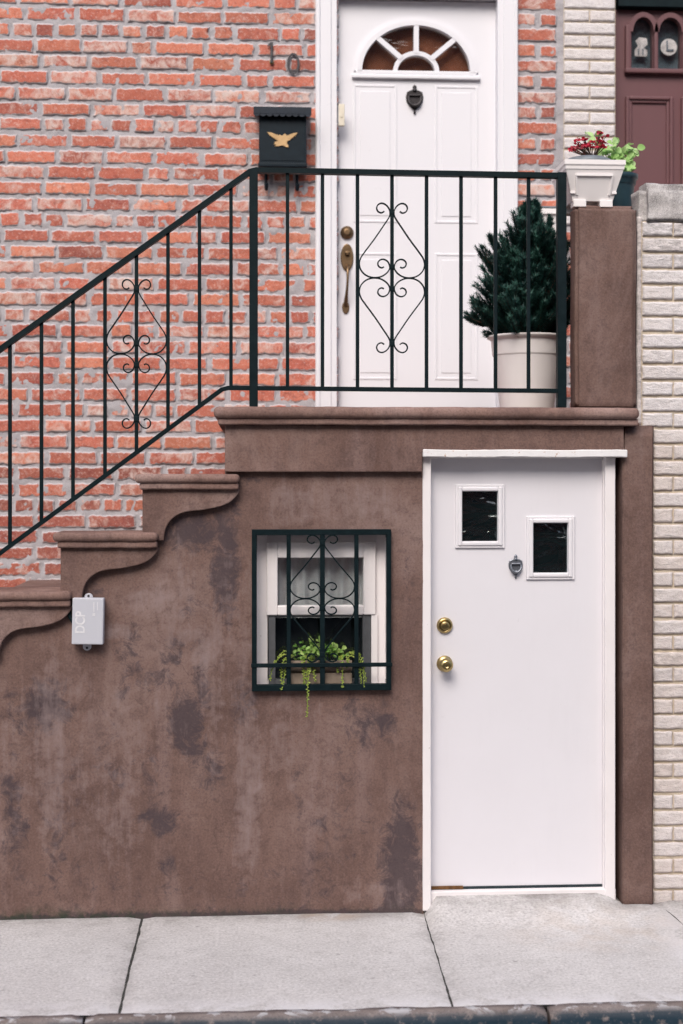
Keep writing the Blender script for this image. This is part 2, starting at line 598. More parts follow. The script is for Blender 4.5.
MT['pewter'] = m_simple('grey_pewter', (.27, .29, .33), .42, .8, .5, .4, 60)
MT['darkmetal'] = m_simple('dark_bronze', (.05, .045, .048), .4, .6, .5, .4, 60)
MT['glass'] = m_glass('window_glass')
MT['wavyglass'] = m_glass('old_wavy_glass', (.6, .7, .7), .5, 5)
MT['fanglass'] = m_glass('fanlight_glass', (.9, .86, .82), .12, 5)
MT['interior'] = m_simple('dark_interior', (.015, .017, .02), .8)
MT['brickreflect'] = m_simple('painted_brick_reflection', (.34, .155, .10), .8, 0, .3, .6, 6)  # board behind the fanlight, reflected brick put in as brown colour
MT['boxgrey'] = m_paint('grey_enclosure_plastic', (.52, .53, .585), .5, .08, .05)
MT['boxtext'] = m_simple('white_print', (.75, .75, .78), .6)
MT['numgrey'] = m_simple('aged_zinc', (.075, .073, .08), .45, .6, .5, .5, 60)
MT['potwhite'] = m_paint('white_pot_plastic', (.80, .765, .765), .45, .08, .04)
MT['potcream'] = m_paint('cream_pot_plastic', (.80, .765, .76), .5, .08, .04)
MT['potgrey'] = m_simple('grey_liner_plastic', (.17, .20, .225), .5)
MT['potblue'] = m_simple('dark_blue_pot_plastic', (.012, .040, .055), .4)
MT['soil'] = m_simple('potting_soil', (.035, .025, .02), .95, 0, .1, .5, 80)
MT['box_wood'] = m_simple('weathered_box_wood', (.26, .205, .16), .8, 0, .2, .4, 25)
MT['conifer'] = m_leaf('conifer_needles', (.008, .034, .032), (.018, .072, .062), (.05, .15, .115), .55)
MT['bark'] = m_simple('brown_bark', (.08, .05, .035), .9)
MT['lime'] = m_leaf('lime_leaf', (.09, .22, .035), (.22, .40, .08), (.42, .56, .17))
MT['sedum'] = m_leaf('trailing_leaf', (.15, .23, .03), (.29, .38, .06), (.44, .50, .12))
MT['palegreen'] = m_leaf('pale_green_leaf', (.22, .42, .11), (.36, .58, .20), (.50, .68, .33))
MT['red'] = m_leaf('red_petal', (.34, .010, .03), (.62, .03, .07), (.78, .16, .20))
MT['terracotta'] = m_simple('terracotta', (.42, .17, .09), .8)
MT['sidewalk'] = m_concrete('sidewalk_concrete', (.50, .48, .475), (.61, .59, .585), (.37, .35, .345), spots=True)
MT['joint'] = m_simple('joint_dirt', (.085, .083, .078), .95, 0, .1, .6, 60)
MT['kerb'] = m_kerb()
MT['asphalt'] = m_simple('asphalt', (.055, .055, .058), .9, 0, .2, .4, 180)
MT['capstone'] = m_concrete('rough_cap_cement', (.17, .16, .16), (.66, .63, .625), (.12, .11, .11), False, sc=3.2)
MT['whitebrick'] = None
MT['curtain'] = m_simple('grey_curtain', (.86, .76, .77), .9, 0, .1, .3, 14)
MT['screen'] = m_simple('dark_insect_screen', (.03, .034, .038), .8, 0, .2, .4, 300)
MT['screenframe'] = m_simple('grey_screen_frame', (.10, .105, .115), .5)
MT['bellcream'] = m_simple('cream_plastic', (.72, .66, .54), .5, 0, .4, .1)
MT['rust'] = m_simple('rusty_strip', (.20, .10, .04), .8, .3, .3, .6, 40)
MT['threshold'] = m_simple('dark_door_gap', (.022, .038, .045), .6, 0, .3, .5, 30)


def m_whitebrick():
    t = NT('white_rock_face_brick')
    o = t.coord()
    ch = t.sep(t.attr().outputs['Color'])
    n1 = t.noise(t.coord((1, 1, 2.4)), 22, 7, .7, .4)
    n2 = t.noise(o, 120, 4, .7)
    c = t.mix(t.ramp(n1, [(.3, 0.0), (.7, 1.0)]), (.62, .585, .585), (.78, .745, .755))
    c = t.mix(t.math('MULTIPLY', ch[0], .25), c, (.55, .52, .53))
    c = t.mix(ch[1], c, t.mix(t.ramp(n1, [(.3, 0.0), (.7, 1.0)]), (.53, .455, .42), (.71, .64, .61)))
    c = t.mix(t.ramp(n2, [(.30, .45), (.45, 0.0)]), c, (.30, .27, .26))
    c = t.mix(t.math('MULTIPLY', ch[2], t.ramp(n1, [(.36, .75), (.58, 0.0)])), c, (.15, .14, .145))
    t.bump(t.math('ADD', n1, t.math('MULTIPLY', n2, .3)), .7, .012)
    return t.done(c, .9, .2)


MT['whitebrick'] = m_whitebrick()
MT['tanmortar'] = m_mortar('tan_mortar', (.50, .415, .31), (.58, .51, .415), (.42, .35, .265))


# ------------------------------------------------------------------ ground
KERB_Y = None


def depth_at(py, px):     # Y of a ground point seen at a pixel (z = 0)
    t = CAM_H * F_PX / (py - PP[1])
    u = (px - PP[0]) / F_PX
    return t * (CS - u * SN) - CAM_D


KERB_Y = depth_at(1008, 400)
road = MB()
road.face([road.vert(p) for p in ((-120, -120, -.15), (120, -120, -.15), (120, 120, -.15), (-120, 120, -.15))])
tag(road.build('road', MT['asphalt']), 'dark asphalt road in front of the kerb', 'road', kind='structure')


def blob(px, py, x, z, r1, r2):
    """soft elliptical mask"""
    d = ((x - px) / r1) ** 2 + ((z - py) / r2) ** 2
    return max(0.0, 1 - d) ** .8 if d < 1 else 0.0


sw = MB()
RAMP_D, RAMP_P, RAMP_W = Z(892.5, .022, 520), Z(903.5, 0, 634), Z(900, .03, 668)
sstep = lambda t: (lambda q: q * q * (3 - 2 * q))(max(0, min(1, t)))


def rise(x, y):
    """the flag in front of the door is laid to fall away from the sill"""
    q = sstep((x - X(424)) / .05)
    w = RAMP_D + (RAMP_P - RAMP_D) * sstep((x - X(604)) / .06)
    w = w + (RAMP_W - w) * sstep((x - X(650)) / .1)
    near = sstep((y + .28) / .36) if x < X(612) else sstep((y + .5) / .5)
    return q * w * near


def slab(x0, x1, skew0, skew1, y0, y1):
    """one poured flag; edges skewed so the joints run as they do"""
    nx = max(2, int((x1 - x0) / .05)); ny = max(2, int((y1 - y0) / .035))
    g = []
    for j in range(ny + 1):
        row = []
        v = j / ny
        for i in range(nx + 1):
            u = i / nx
            xx0 = x0 + skew0 * (1 - v); xx1 = x1 + skew1 * (1 - v)
            x = xx0 + (xx1 - xx0) * u; y = y0 + (y1 - y0) * v
            z = .0025 * nz(x * 2.3, y * 2.3) + .0012 * nz(x * 11, y * 11)
            z += rise(x, y)
            if i in (0, nx): x += .004 * nz(y * 14, i + x0, 4) + .002 * nz(y * 45, i, 9)
            e = min(u * (x1 - x0), (1 - u) * (x1 - x0), v * (y1 - y0) + .03)
            if e < .012:
                z -= .008
            dirt = .75 * max(0, 1 - (0.02 - y) / .16) if y > -.16 else 0.0
            dirt = max(dirt, .35 * max(0, 1 - min(u * (x1 - x0), (1 - u) * (x1 - x0)) / .06))
            lite = .9 * max(0, 1 - (y - KERB_Y) / .14)
            lite = max(lite, .8 * blob(X(660), -.55, x, y, .14, .5))
            rust = .8 * blob(X(330), -.02, x, y, .16, .10) + .35 * blob(X(590), -.3, x, y, .5, .3)
            row.append(sw.vert((x, y, z), (min(1, dirt), min(1, lite), min(1, rust), 0)))
        g.append(row)
    for j in range(ny):
        for i in range(nx):
            sw.face((g[j][i], g[j][i + 1], g[j + 1][i + 1], g[j + 1][i]), 0, True)


G = .005
Yb = .02
jx = [X(142, 0), X(425, 0), X(653, 0)]
sk = [X(118, depth_at(1015, 118)) - jx[0], X(452, depth_at(1004, 452)) - jx[1], .16]
slab(-6.5, jx[0] - G, 0, sk[0], KERB_Y, Yb)
slab(jx[0] + G, jx[1] - G, sk[0], sk[1], KERB_Y, Yb)
slab(jx[1] + G, jx[2] - G * 2, sk[1], sk[2], KERB_Y, .30)
slab(jx[2] + G * 2, 7.0, sk[2], 0, KERB_Y, .12)
b0 = [sw.vert(p) for p in ((-6.5, KERB_Y, -.010), (7.0, KERB_Y, -.010), (7.0, .35, -.010), (-6.5, .35, -.010))]
sw.face(b0, 1)
tag(sw.build('sidewalk', [MT['sidewalk'], MT['joint']], tint=True), 'pale concrete sidewalk slabs in front of the stoop', 'sidewalk', kind='structure')

kb = MB()


def kerb_stone(x0, x1):
    prof = [(KERB_Y - .004, -.02), (KERB_Y - .004, .004), (KERB_Y - .04, .005), (KERB_Y - .058, .001), (KERB_Y - .070, -.010), (KERB_Y - .076, -.028), (KERB_Y - .080, -.08), (KERB_Y - .085, -.16)]
    n = max(2, int((x1 - x0) / .04))
    g = []
    for i in range(n + 1):
        x = x0 + (x1 - x0) * i / n
        e = .010 if i in (0, n) else 0
        row = []
        for k, (y, z) in enumerate(prof):
            q = .004 * nz(x * 5, k * .9) + .003 * nz(x * 19, k * 1.7)
            blue = [0, 0, .0, .25, .85, 1, 1, .8][k]
            wh = [1, 1, .8, .35, 0, 0, 0, 0][k]
            row.append(kb.vert((x, y + q, z + q - e), (blue if x > -.7 else blue * .6, wh, 0, 0)))
        g.append(row)
    for i in range(n):
        for k in range(len(prof) - 1):
            kb.face((g[i][k], g[i + 1][k], g[i + 1][k + 1], g[i][k + 1]), 0, True)
    kb.face([g[0][k] for k in range(len(prof))]); kb.face([g[n][k] for k in range(len(prof))][::-1])


kx = X(545, KERB_Y)
for a, b in ((-6.5, X(85, KERB_Y) - .005), (X(85, KERB_Y) + .005, kx - .006), (kx + .006, kx + 2.2), (kx + 2.21, 7.0)):
    kerb_stone(a, b)
tag(kb.build('kerb', MT['kerb'], tint=True), 'worn stone kerb with flaking white and shade coloured dark blue on its face', 'kerb', kind='structure')

# ------------------------------------------------------------------ stoop
YB = 1.38                                     # plane of the house wall
stoop = thing('brownstone_stoop', 'brown stuccoed stoop with scrolled step ends, landing and basement door beneath', 'stoop', (0, .5, 0))

NOSE = (X(138), X(240), Z(474))               # first step below the landing
RUN = X(138) - X(56.5)
RISE = Z(474) - Z(531.5)
LAND_Z = Z(407.5)
steps = []
k = 0
while NOSE[2] - k * RISE > .1:
    steps.append((NOSE[0] - k * RUN, NOSE[1] - k * RUN - (.0 if k < 2 else .02), NOSE[2] - k * RISE)); k += 1

WIN = (X(252.5), X(390.5), Z(690), Z(530))
DOOR_X = (X(423.5), X(614.5))
HOOD_Z = Z(452)
FASC = (X(225), X(622), Z(472))


def wall_top(x):
    if x > X(226): return LAND_Z - .02
    for (a, b, z) in steps:
        if x > a + .02: return z - .02
    return -1


# front wall of stucco: grid with the window and the door left open
xs = {steps[-1][0] + .02, X(226), WIN[0], WIN[1], DOOR_X[0]}
for (a, b, z) in steps: xs.add(a + .02)
zs = {0.0 - .02, WIN[2], WIN[3], LAND_Z - .02}
for (a, b, z) in steps: zs.add(z - .02)


def fill(s, step):
    s = sorted(s); out = []
    for a, b in zip(s, s[1:]):
        n = max(1, round((b - a) / step))
        out += [a + (b - a) * i / n for i in range(n)]
    return out + [s[-1]]


xs, zs = fill(xs, .013), fill(zs, .013)
P2 = lambda px, py: (X(px), Z(py, 0, px))
DARK = [(70, 885, 70, 34, .27), (255, 893, 110, 26, .27), (345, 840, 50, 70, .24), (150, 770, 30, 40, .3), (345, 760, 20, 40, .28), (186, 722, 20, 30, .82), (196, 745, 14, 26, .7), (180, 700, 10, 18, .55), (172, 655, 12, 22, .6), (200, 690, 12, 45, .5), (226, 560, 15, 70, .75), (190, 532, 36, 22, .7), (160, 520, 20, 16, .5), (88, 590, 16, 14, .4),
        (48, 705, 26, 26, .75), (158, 820, 22, 18, .75), (168, 862, 9, 14, .6), (402, 868, 22, 70, .85), (12, 815, 14, 60, .6), (130, 660, 14, 50, .4),
        (372, 725, 24, 26, .6), (352, 708, 14, 18, .5), (318, 850, 14, 60, .35), (300, 800, 10, 40, .3), (155, 680, 30, 12, .5), (60, 820, 24, 70, .35),
        (20, 720, 22, 34, .4), (195, 600, 18, 34, .35), (244, 700, 14, 34, .45), (405, 560, 10, 60, .25), (255, 480, 30, 8, .4), (110, 760, 22, 50, .3), (210, 770, 20, 34, .4)]
LITE = [(52, 745, 10, 110, .7), (62, 690, 22, 40, .35), (248, 790, 9, 90, .8), (118, 800, 14, 70, .45), (240, 640, 26, 80, .4), (206, 655, 8, 26, .8), (215, 700, 7, 70, .45),
        (290, 505, 16, 26, .6), (370, 505, 18, 22, .55), (330, 500, 12, 30, .45), (175, 600, 16, 60, .45), (150, 600, 18, 12, .8), (112, 632, 14, 8, 1.0), (380, 895, 26, 14, .35),
        (196, 640, 26, 8, .7), (130, 730, 30, 60, .3), (285, 735, 12, 60, .35), (20, 760, 18, 70, .3), (80, 780, 12, 60, .35), (320, 770, 9, 60, .3)]
CRK = [(190, 655, 60, 50, 1), (150, 690, 30, 40, .9), (215, 850, 50, 60, .9), (405, 525, 22, 20, 1), (120, 635, 40, 22, 1), (300, 880, 90, 40, .5), (60, 860, 60, 40, .5), (250, 720, 30, 30, .7)]
to_w = lambda L, f=1.0: [(X(a), Z(b, 0, a), f * rx / 236, rz / 236, s) for (a, b, rx, rz, s) in L]
DARK, LITE, CRK = to_w(DARK), to_w(LITE, 1.7), to_w(CRK)
sw_ = MB()
idx = {}


def wv(i, j):
    if (i, j) in idx: return idx[(i, j)]
    x, z = xs[i], zs[j]
    edge = min(abs(x - WIN[0]), abs(x - WIN[1])) if WIN[2] - .05 < z < WIN[3] + .05 else 1
    y = .0035 * nz(x * 3.1, z * 3.1, 2) + .0018 * fbm(x * 13, z * 13, 5)
    wx = .03 * fbm(x * 6, z * 6, 8); wz = .03 * fbm(x * 6, z * 6, 14)
    d = l = c = 0.0
    for (a, b, rx, rz, s) in DARK: d = max(d, s * blob(a, b, x + wx, z + wz, rx * 1.25, rz * 1.25))
    for (a, b, rx, rz, s) in LITE: l = max(l, s * blob(a, b, x + wx * .4, z + wz, rx * 1.2, rz * 1.2))
    for (a, b, rx, rz, s) in CRK: c = max(c, s * blob(a, b, x, z, rx, rz))
    if z < .035 and x < X(423): d = max(d, .95 * (1 - max(0, z) / .035))
    foot = max(0, 1 - z / (.05 + .03 * nz(x * 4, 3))) if z < .09 else 0
    g = foot * (1.0 if x < X(135) else .45 if x < X(300) else .25)
    idx[(i, j)] = sw_.vert((x, y, z), (d, l, c, g))
    return idx[(i, j)]


for i in range(len(xs) - 1):
    xm = (xs[i] + xs[i + 1]) / 2
    tp = wall_top(xm)
    for j in range(len(zs) - 1):
        zm = (zs[j] + zs[j + 1]) / 2
        if zm > tp: break
        if WIN[0] < xm < WIN[1] and WIN[2] < zm < WIN[3]: continue
        sw_.face((wv(i, j), wv(i + 1, j), wv(i + 1, j + 1), wv(i, j + 1)), 0, True)
# strip of wall over the door, the masonry behind, and the reveals
def rect(mb, p, m=0):
    mb.face([mb.vert(q, (0, 0, 0, 0)) for q in p], m)


x0w = steps[-1][0] + .02
rect(sw_, [(WIN[0], 0, WIN[2]), (WIN[0], .3, WIN[2]), (WIN[0], .3, WIN[3]), (WIN[0], 0, WIN[3])])
rect(sw_, [(WIN[1], 0, WIN[2]), (WIN[1], 0, WIN[3]), (WIN[1], .3, WIN[3]), (WIN[1], .3, WIN[2])])
rect(sw_, [(WIN[0], 0, WIN[2]), (WIN[1], 0, WIN[2]), (WIN[1], .3, WIN[2]), (WIN[0], .3, WIN[2])])
rect(sw_, [(WIN[0], 0, WIN[3]), (WIN[0], .3, WIN[3]), (WIN[1], .3, WIN[3]), (WIN[1], 0, WIN[3])])
rect(sw_, [(DOOR_X[0], 0, -.02), (DOOR_X[0], 0, LAND_Z - .02), (DOOR_X[0], .4, LAND_Z - .02), (DOOR_X[0], .4, -.02)])
rect(sw_, [(DOOR_X[0], 0.006, HOOD_Z + .01), (X(622), 0.006, HOOD_Z + .01), (X(622), 0.006, LAND_Z - .02), (DOOR_X[0], 0.006, LAND_Z - .02)])
rect(sw_, [(DOOR_X[0], 0.006, HOOD_Z + .01), (X(622), 0.006, HOOD_Z + .01), (X(622), .4, HOOD_Z + .01), (DOOR_X[0], .4, HOOD_Z + .01)])
rect(sw_, [(x0w, 0, -.02), (x0w, 0, steps[-1][2] - .02), (x0w, YB, steps[-1][2] - .02), (x0w, YB, -.02)])
sw_.build('side_wall', MT['stucco'], stoop, tint=True)


def roughen(o, amp=.002, fr=14, only_front=None):
    for v in o.data.vertices:
        c = v.co
        n = v.normal
        q = amp * fbm(c.x * fr, c.y * fr, c.z * fr, 3)
        v.co = c + n * q


def grid_refine(b, L):
    """cut long edges so that the surface can take some unevenness"""
    for _ in range(7):
        es = [e for e in b.edges if e.calc_length() > L]
        if not es: break
        bmesh.ops.subdivide_edges(b, edges=es, cuts=1, use_grid_fill=True)
    return b


def add_slab(mb, x0, x1, y0, y1, z0, z1, bev, seg=4, m=0):
    b = bmesh.new()
    bmesh.ops.create_cube(b, size=1)
    for v in b.verts:
        v.co = Vector(((v.co.x + .5) * (x1 - x0) + x0, (v.co.y + .5) * (y1 - y0) + y0, (v.co.z + .5) * (z1 - z0) + z0))
    bmesh.ops.bevel(b, geom=list(b.edges), offset=bev, segments=seg, profile=0.5, affect='EDGES', clamp_overlap=True)
    # cut across x so the nosing wobbles a little
    n = int((x1 - x0) / .03)
    for i in range(1, n):
        bmesh.ops.bisect_plane(b, geom=list(b.verts) + list(b.edges) + list(b.faces), plane_co=(x0 + (x1 - x0) * i / n, 0, 0), plane_no=(1, 0, 0))
    for v in b.verts:
        c = v.co
        v.co += Vector((.0015 * nz(c.z * 20, c.x * 9, 1), .0025 * nz(c.x * 7, c.z * 6, 3), .0022 * nz(c.x * 8, c.y * 4, 7) + .0012 * nz(c.x * 31, c.y * 9, 2)))
    mb.bm(b, m, True)


# each step: tread with a bullnose, fillet below it, scrolled end bracket and its block
S = lambda d: d / 236.0
CURVE = [(101.5, 16), (100.5, 19), (97, 23.5), (91, 28.5), (81, 32.5), (66, 35.5), (50, 37.2), (40, 40.5), (32, 47), (27.5, 56), (26, 66)]
for k, (a, b, z) in enumerate(steps):
    mb = MB()
    w = b - a
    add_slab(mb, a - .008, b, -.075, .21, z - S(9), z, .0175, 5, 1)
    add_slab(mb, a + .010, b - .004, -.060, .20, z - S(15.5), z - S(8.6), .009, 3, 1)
    add_slab(mb, a + .004, b + .01, .19, YB - .004, z - .05 - S(9), z - .05, .0175, 5)
    cur = [(a + S(q[0]) * (w / S(102)), z - S(q[1])) for q in CURVE]
    cur = [tuple(p) for p in spline([Vector((p[0], p[1])) for p in cur], 4)]
    low = z - RISE + .004
    lowp = [p for p in cur]
    xl = a + S(5)
    pts = [(xl, z - S(15))] + [(a + S(101.5) * (w / S(102)), z - S(15))] + lowp + [(xl, lowp[-1][1])]
    mb.prism(pts, -.036, .012, .004, 2)
    # the block under the tread, back to the house
    mb.box(xl, b + .02, .014, YB - .008, max(0, z - RISE - .05), z - .062)
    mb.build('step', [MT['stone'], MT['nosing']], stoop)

mb = MB()
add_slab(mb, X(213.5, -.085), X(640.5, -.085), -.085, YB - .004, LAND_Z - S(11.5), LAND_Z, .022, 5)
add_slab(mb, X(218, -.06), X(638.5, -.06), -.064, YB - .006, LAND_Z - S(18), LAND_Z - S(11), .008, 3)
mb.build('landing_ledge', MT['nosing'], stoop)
mb = MB()
fz = LAND_Z - S(17.5)
pts = [(FASC[0], fz), (FASC[0], FASC[2]), (X(421.5), FASC[2]), (X(421.5), HOOD_Z - .002), (FASC[1], HOOD_Z - .002), (FASC[1], fz)]
mb.prism(pts, -.034, .004, .005, 2)
mb.box(FASC[0], X(421), .014, YB - .01, LAND_Z - .42, LAND_Z - .06)
mb.box(X(421) + .002, X(640), .014, YB - .011, HOOD_Z + .02, LAND_Z - .061)
mb.build('fascia', MT['stone'], stoop)

# pier beside the basement door and the pier that stands on the landing
mb = MB()
PIER = (X(622), X(652))
b_ = bmesh.new()
bmesh.ops.create_cube(b_, size=1)
for v in b_.verts:
    v.co = Vector(((v.co.x + .5) * (PIER[1] + .004 - PIER[0]) + PIER[0], (v.co.y + .5) * .42 - .012, (v.co.z + .5) * (fz + .02) - .02))
for i in range(1, 36):
    bmesh.ops.bisect_plane(b_, geom=list(b_.verts) + list(b_.edges) + list(b_.faces), plane_co=(0, 0, -.02 + (fz + .02) * i / 36), plane_no=(0, 0, 1))
bmesh.ops.bevel(b_, geom=[e for e in b_.edges if abs(e.verts[0].co.z - e.verts[1].co.z) > .01 and e.verts[0].co.y < 0 and e.verts[1].co.y < 0], offset=.008, segments=3, affect='EDGES')
for v in b_.verts:
    c = v.co
    v.co += Vector((.004 * fbm(c.z * 2.2, c.y, 4), .003 * fbm(c.z * 3, c.x * 5, 6), 0))
mb.bm(b_, 0, True)
mb.build('door_pier', MT['pier'], stoop)

mb = MB()
b_ = bmesh.new()
bmesh.ops.create_cube(b_, size=1)
zt = Z(202)
px0, px1 = X(574.5), X(637)
for v in b_.verts:
    v.co = Vector(((v.co.x + .5) * (px1 - px0) + px0, (v.co.y + .5) * .11 - .01, (v.co.z + .5) * (zt - LAND_Z + .01) + LAND_Z - .01))
bmesh.ops.bevel(b_, geom=list(b_.edges), offset=.018, segments=4, affect='EDGES')
for i in range(1, 30):
    bmesh.ops.bisect_plane(b_, geom=list(b_.verts) + list(b_.edges) + list(b_.faces), plane_co=(0, 0, LAND_Z + (zt - LAND_Z) * i / 30), plane_no=(0, 0, 1))
for i in range(1, 9):
    bmesh.ops.bisect_plane(b_, geom=list(b_.verts) + list(b_.edges) + list(b_.faces), plane_co=(px0 + (px1 - px0) * i / 9, 0, 0), plane_no=(1, 0, 0))
for v in b_.verts:
    c = v.co
    v.co += Vector((.004 * fbm(c.z * 3, c.y * 3, 14), .003 * fbm(c.z * 4, c.x * 6, 16), .006 * nz(c.x * 9, c.y * 5, 3) if c.z > zt - .05 else 0))
mb.bm(b_, 0, True)
mb.build('pier', MT['pier'], stoop)

# ---- window in the stoop
YW = .075
win = MB()
wx0, wx1, wz0, wz1 = WIN


def frame(mb, x0, x1, z0, z1, wl, wr, wt, wb, y0, y1, bev=.004, m=0):
    mb.box(x0, x0 + wl, y0, y1, z0, z1, bev, m=m)
    mb.box(x1 - wr, x1, y0, y1, z0, z1, bev, m=m)
    mb.box(x0 + wl - .001, x1 - wr + .001, y0 + .0006, y1, z1 - wt, z1, bev, m=m)
    mb.box(x0 + wl - .001, x1 - wr + .001, y0 + .0006, y1, z0, z0 + wb, bev, m=m)


lin = .055
# lining boards of the opening, painted
win.box(wx0 + .002, wx0 + .016, .02, YW + .02, wz0 + .012, wz1 - .002, .002)
win.box(wx1 - .016, wx1 - .002, .02, YW + .02, wz0 + .012, wz1 - .002, .002)
win.box(wx0 + .004, wx1 - .004, .022, YW + .02, wz1 - .022, wz1 - .003, .002)
fx0, fx1 = X(264, YW), X(377, YW)
fz0, fz1 = Z(687, YW), Z(541, YW)
frame(win, wx0 + .004, wx1 - .002, wz0 + .012, wz1 - .004, fx0 - wx0 + .012, wx1 - fx1 + .004, wz1 - fz1 + .01, .02, YW, YW + .06)
wpart = win.build('window', MT['whiteworn'], stoop)
mb = MB()
mb.box(wx0 + .003, wx1 - .003, .004, YW + .03, wz0 + .002, wz0 + .014, .004)
mb.build('window_sill', MT['whiteworn'], wpart)
# upper sash stands forward, lower one is set behind with a dark screen
mid = Z(612.5, YW)
mb = MB()
frame(mb, X(266.5, YW), X(375.5, YW), mid - .010, fz1 - .004, .048, .054, .068, .042, YW - .022, YW + .02, .006)
mb.build('sash', MT['whiteworn'], wpart)
mb = MB()
frame(mb, X(268.5, YW), X(370.7, YW), fz0 + .012, mid - .008, .030, .036, .010, .022, YW - .012, YW + .03, .003)
mb.box(X(370.7, YW) + .001, X(377.5, YW), YW - .016, YW + .03, fz0 + .002, mid - .008, .003, m=1)
mb.build('sash', [MT['screenframe'], MT['whiteworn']], wpart)
mb = MB()
mb.box(X(266.5, YW) + .046, X(375.5, YW) - .052, YW + .004, YW + .008, mid + .02, fz1 - .06)
mb.build('pane', MT['glass'], wpart)
mb = MB()
mb.box(X(268.5, YW) + .028, X(370.7, YW) - .034, YW + .012, YW + .016, fz0 + .02, mid - .014)
mb.build('pane', MT['glass'], wpart)
mb = MB()     # curtain: pleats behind the upper pane
n = 60
cx0, cx1 = wx0 + .02, wx1 - .02
top = []
for i in range(n + 1):
    x = cx0 + (cx1 - cx0) * i / n
    y = YW + .075 + .014 * math.sin(i * 1.05) + .01 * nz(i * .35, 3)
    top.append((mb.vert((x, y, mid - .03)), mb.vert((x, y + .004 * nz(i, 9), fz1))))
for a, b in zip(top, top[1:]):
    mb.face((a[0], b[0], b[1], a[1]), 0, True)
mb.build('curtain', MT['curtain'], wpart)
mb = MB()     # dark room behind
mb.box(wx0 - .15, wx1 + .15, YW + .11, YW + .9, wz0 - .15, wz1 + .15)
mb.build('room_recess', MT['interior'], wpart)

# ---- basement door
YD = .055
dx0, dx1 = X(431, YD), X(603.5, YD)
dz0, dz1 = Z(888.3, YD, 520), Z(457.5, YD)
L1 = (X(462, YD), X(497.5, YD), Z(541.5, YD), Z(491.5, YD))
L2 = (X(533, YD), X(567.5, YD), Z(573.5, YD), Z(523.5, YD))
# slab with two openings, built from strips
mb = MB()
sx = sorted({dx0, L1[0], L1[1], L2[0], L2[1], dx1}); sz = sorted({dz0, L1[2], L1[3], L2[2], L2[3], dz1})
inside = lambda x, z, q: q[0] < x < q[1] and q[2] < z < q[3]
g = {}
fx = fill(sx, .03); fzz = fill(sz, .03)


def dv(i, j):
    if (i, j) not in g:
        x, z = fx[i], fzz[j]
        g[(i, j)] = mb.vert((x, YD + .0012 * nz(x * 3, z * 2, 31) + .0005 * nz(x * 12, z * 5, 3), z))
    return g[(i, j)]


for i in range(len(fx) - 1):
    for j in range(len(fzz) - 1):
        xm, zm = (fx[i] + fx[i + 1]) / 2, (fzz[j] + fzz[j + 1]) / 2
        if inside(xm, zm, L1) or inside(xm, zm, L2): continue
        mb.face((dv(i, j), dv(i + 1, j), dv(i + 1, j + 1), dv(i, j + 1)), 0, True)
mb.box(dx0 + .001, dx1 - .001, YD + .036, YD + .045, dz0, dz1)
mb.box(dx0, dx0 + .003, YD + .002, YD + .04, dz0, dz1); mb.box(dx0, dx1, YD + .002, YD + .04, dz0, dz0 + .003)
bdoor = mb.build('basement_door', MT['white'], stoop)
for q in (L1, L2):
    mb = MB()
    for (a, d, h, bv) in ((.030, .016, 0, .004), (.022, .024, 0, .003)):
        pass
    ow = .030
    frame(mb, q[0] - ow, q[1] + ow, q[2] - ow, q[3] + ow, .012, .012, .012, .012, YD - .010, YD + .03, .003)
    frame(mb, q[0] - .0195, q[1] + .0195, q[2] - .0195, q[3] + .0195, .0185, .0185, .0185, .0185, YD - .016, YD + .03, .005)
    mb.build('lite_frame', MT['whitetrim'], bdoor)
    mb = MB()
    mb.box(q[0], q[1], YD + .012, YD + .016, q[2], q[3])
    mb.box(q[0] - .01, q[1] + .01, YD + .030, YD + .034, q[2] - .01, q[3] + .01, m=1)
    mb.build('pane', [MT['wavyglass'], MT['interior']], bdoor)
# deadbolt and knob
kc = (X(444.5, YD), YD, Z(626, YD)); 
mb = MB()
mb.lathe([(.034, 0), (.035, .004), (.033, .012), (.028, .016), (.024, .017), (.023, .013), (.019, .012), (.0185, .022), (.016, .025), (.004, .026)], kc, 'Y', 28)
mb.box(kc[0] - .0022, kc[0] + .0022, YD - .0285, YD - .02, kc[2] - .009, kc[2] + .009, .001)
mb.build('deadbolt', MT['brass'], bdoor)
kc = (X(444.5, YD), YD, Z(664.5, YD))
mb = MB()
mb.lathe([(.034, 0), (.035, .004), (.031, .011), (.018, .016), (.013, .022), (.013, .034), (.022, .038), (.029, .046), (.0305, .056), (.027, .066), (.018, .072), (.011, .073), (.010, .070), (.003, .070)], kc, 'Y', 28)
mb.build('knob', MT['brass'], bdoor)


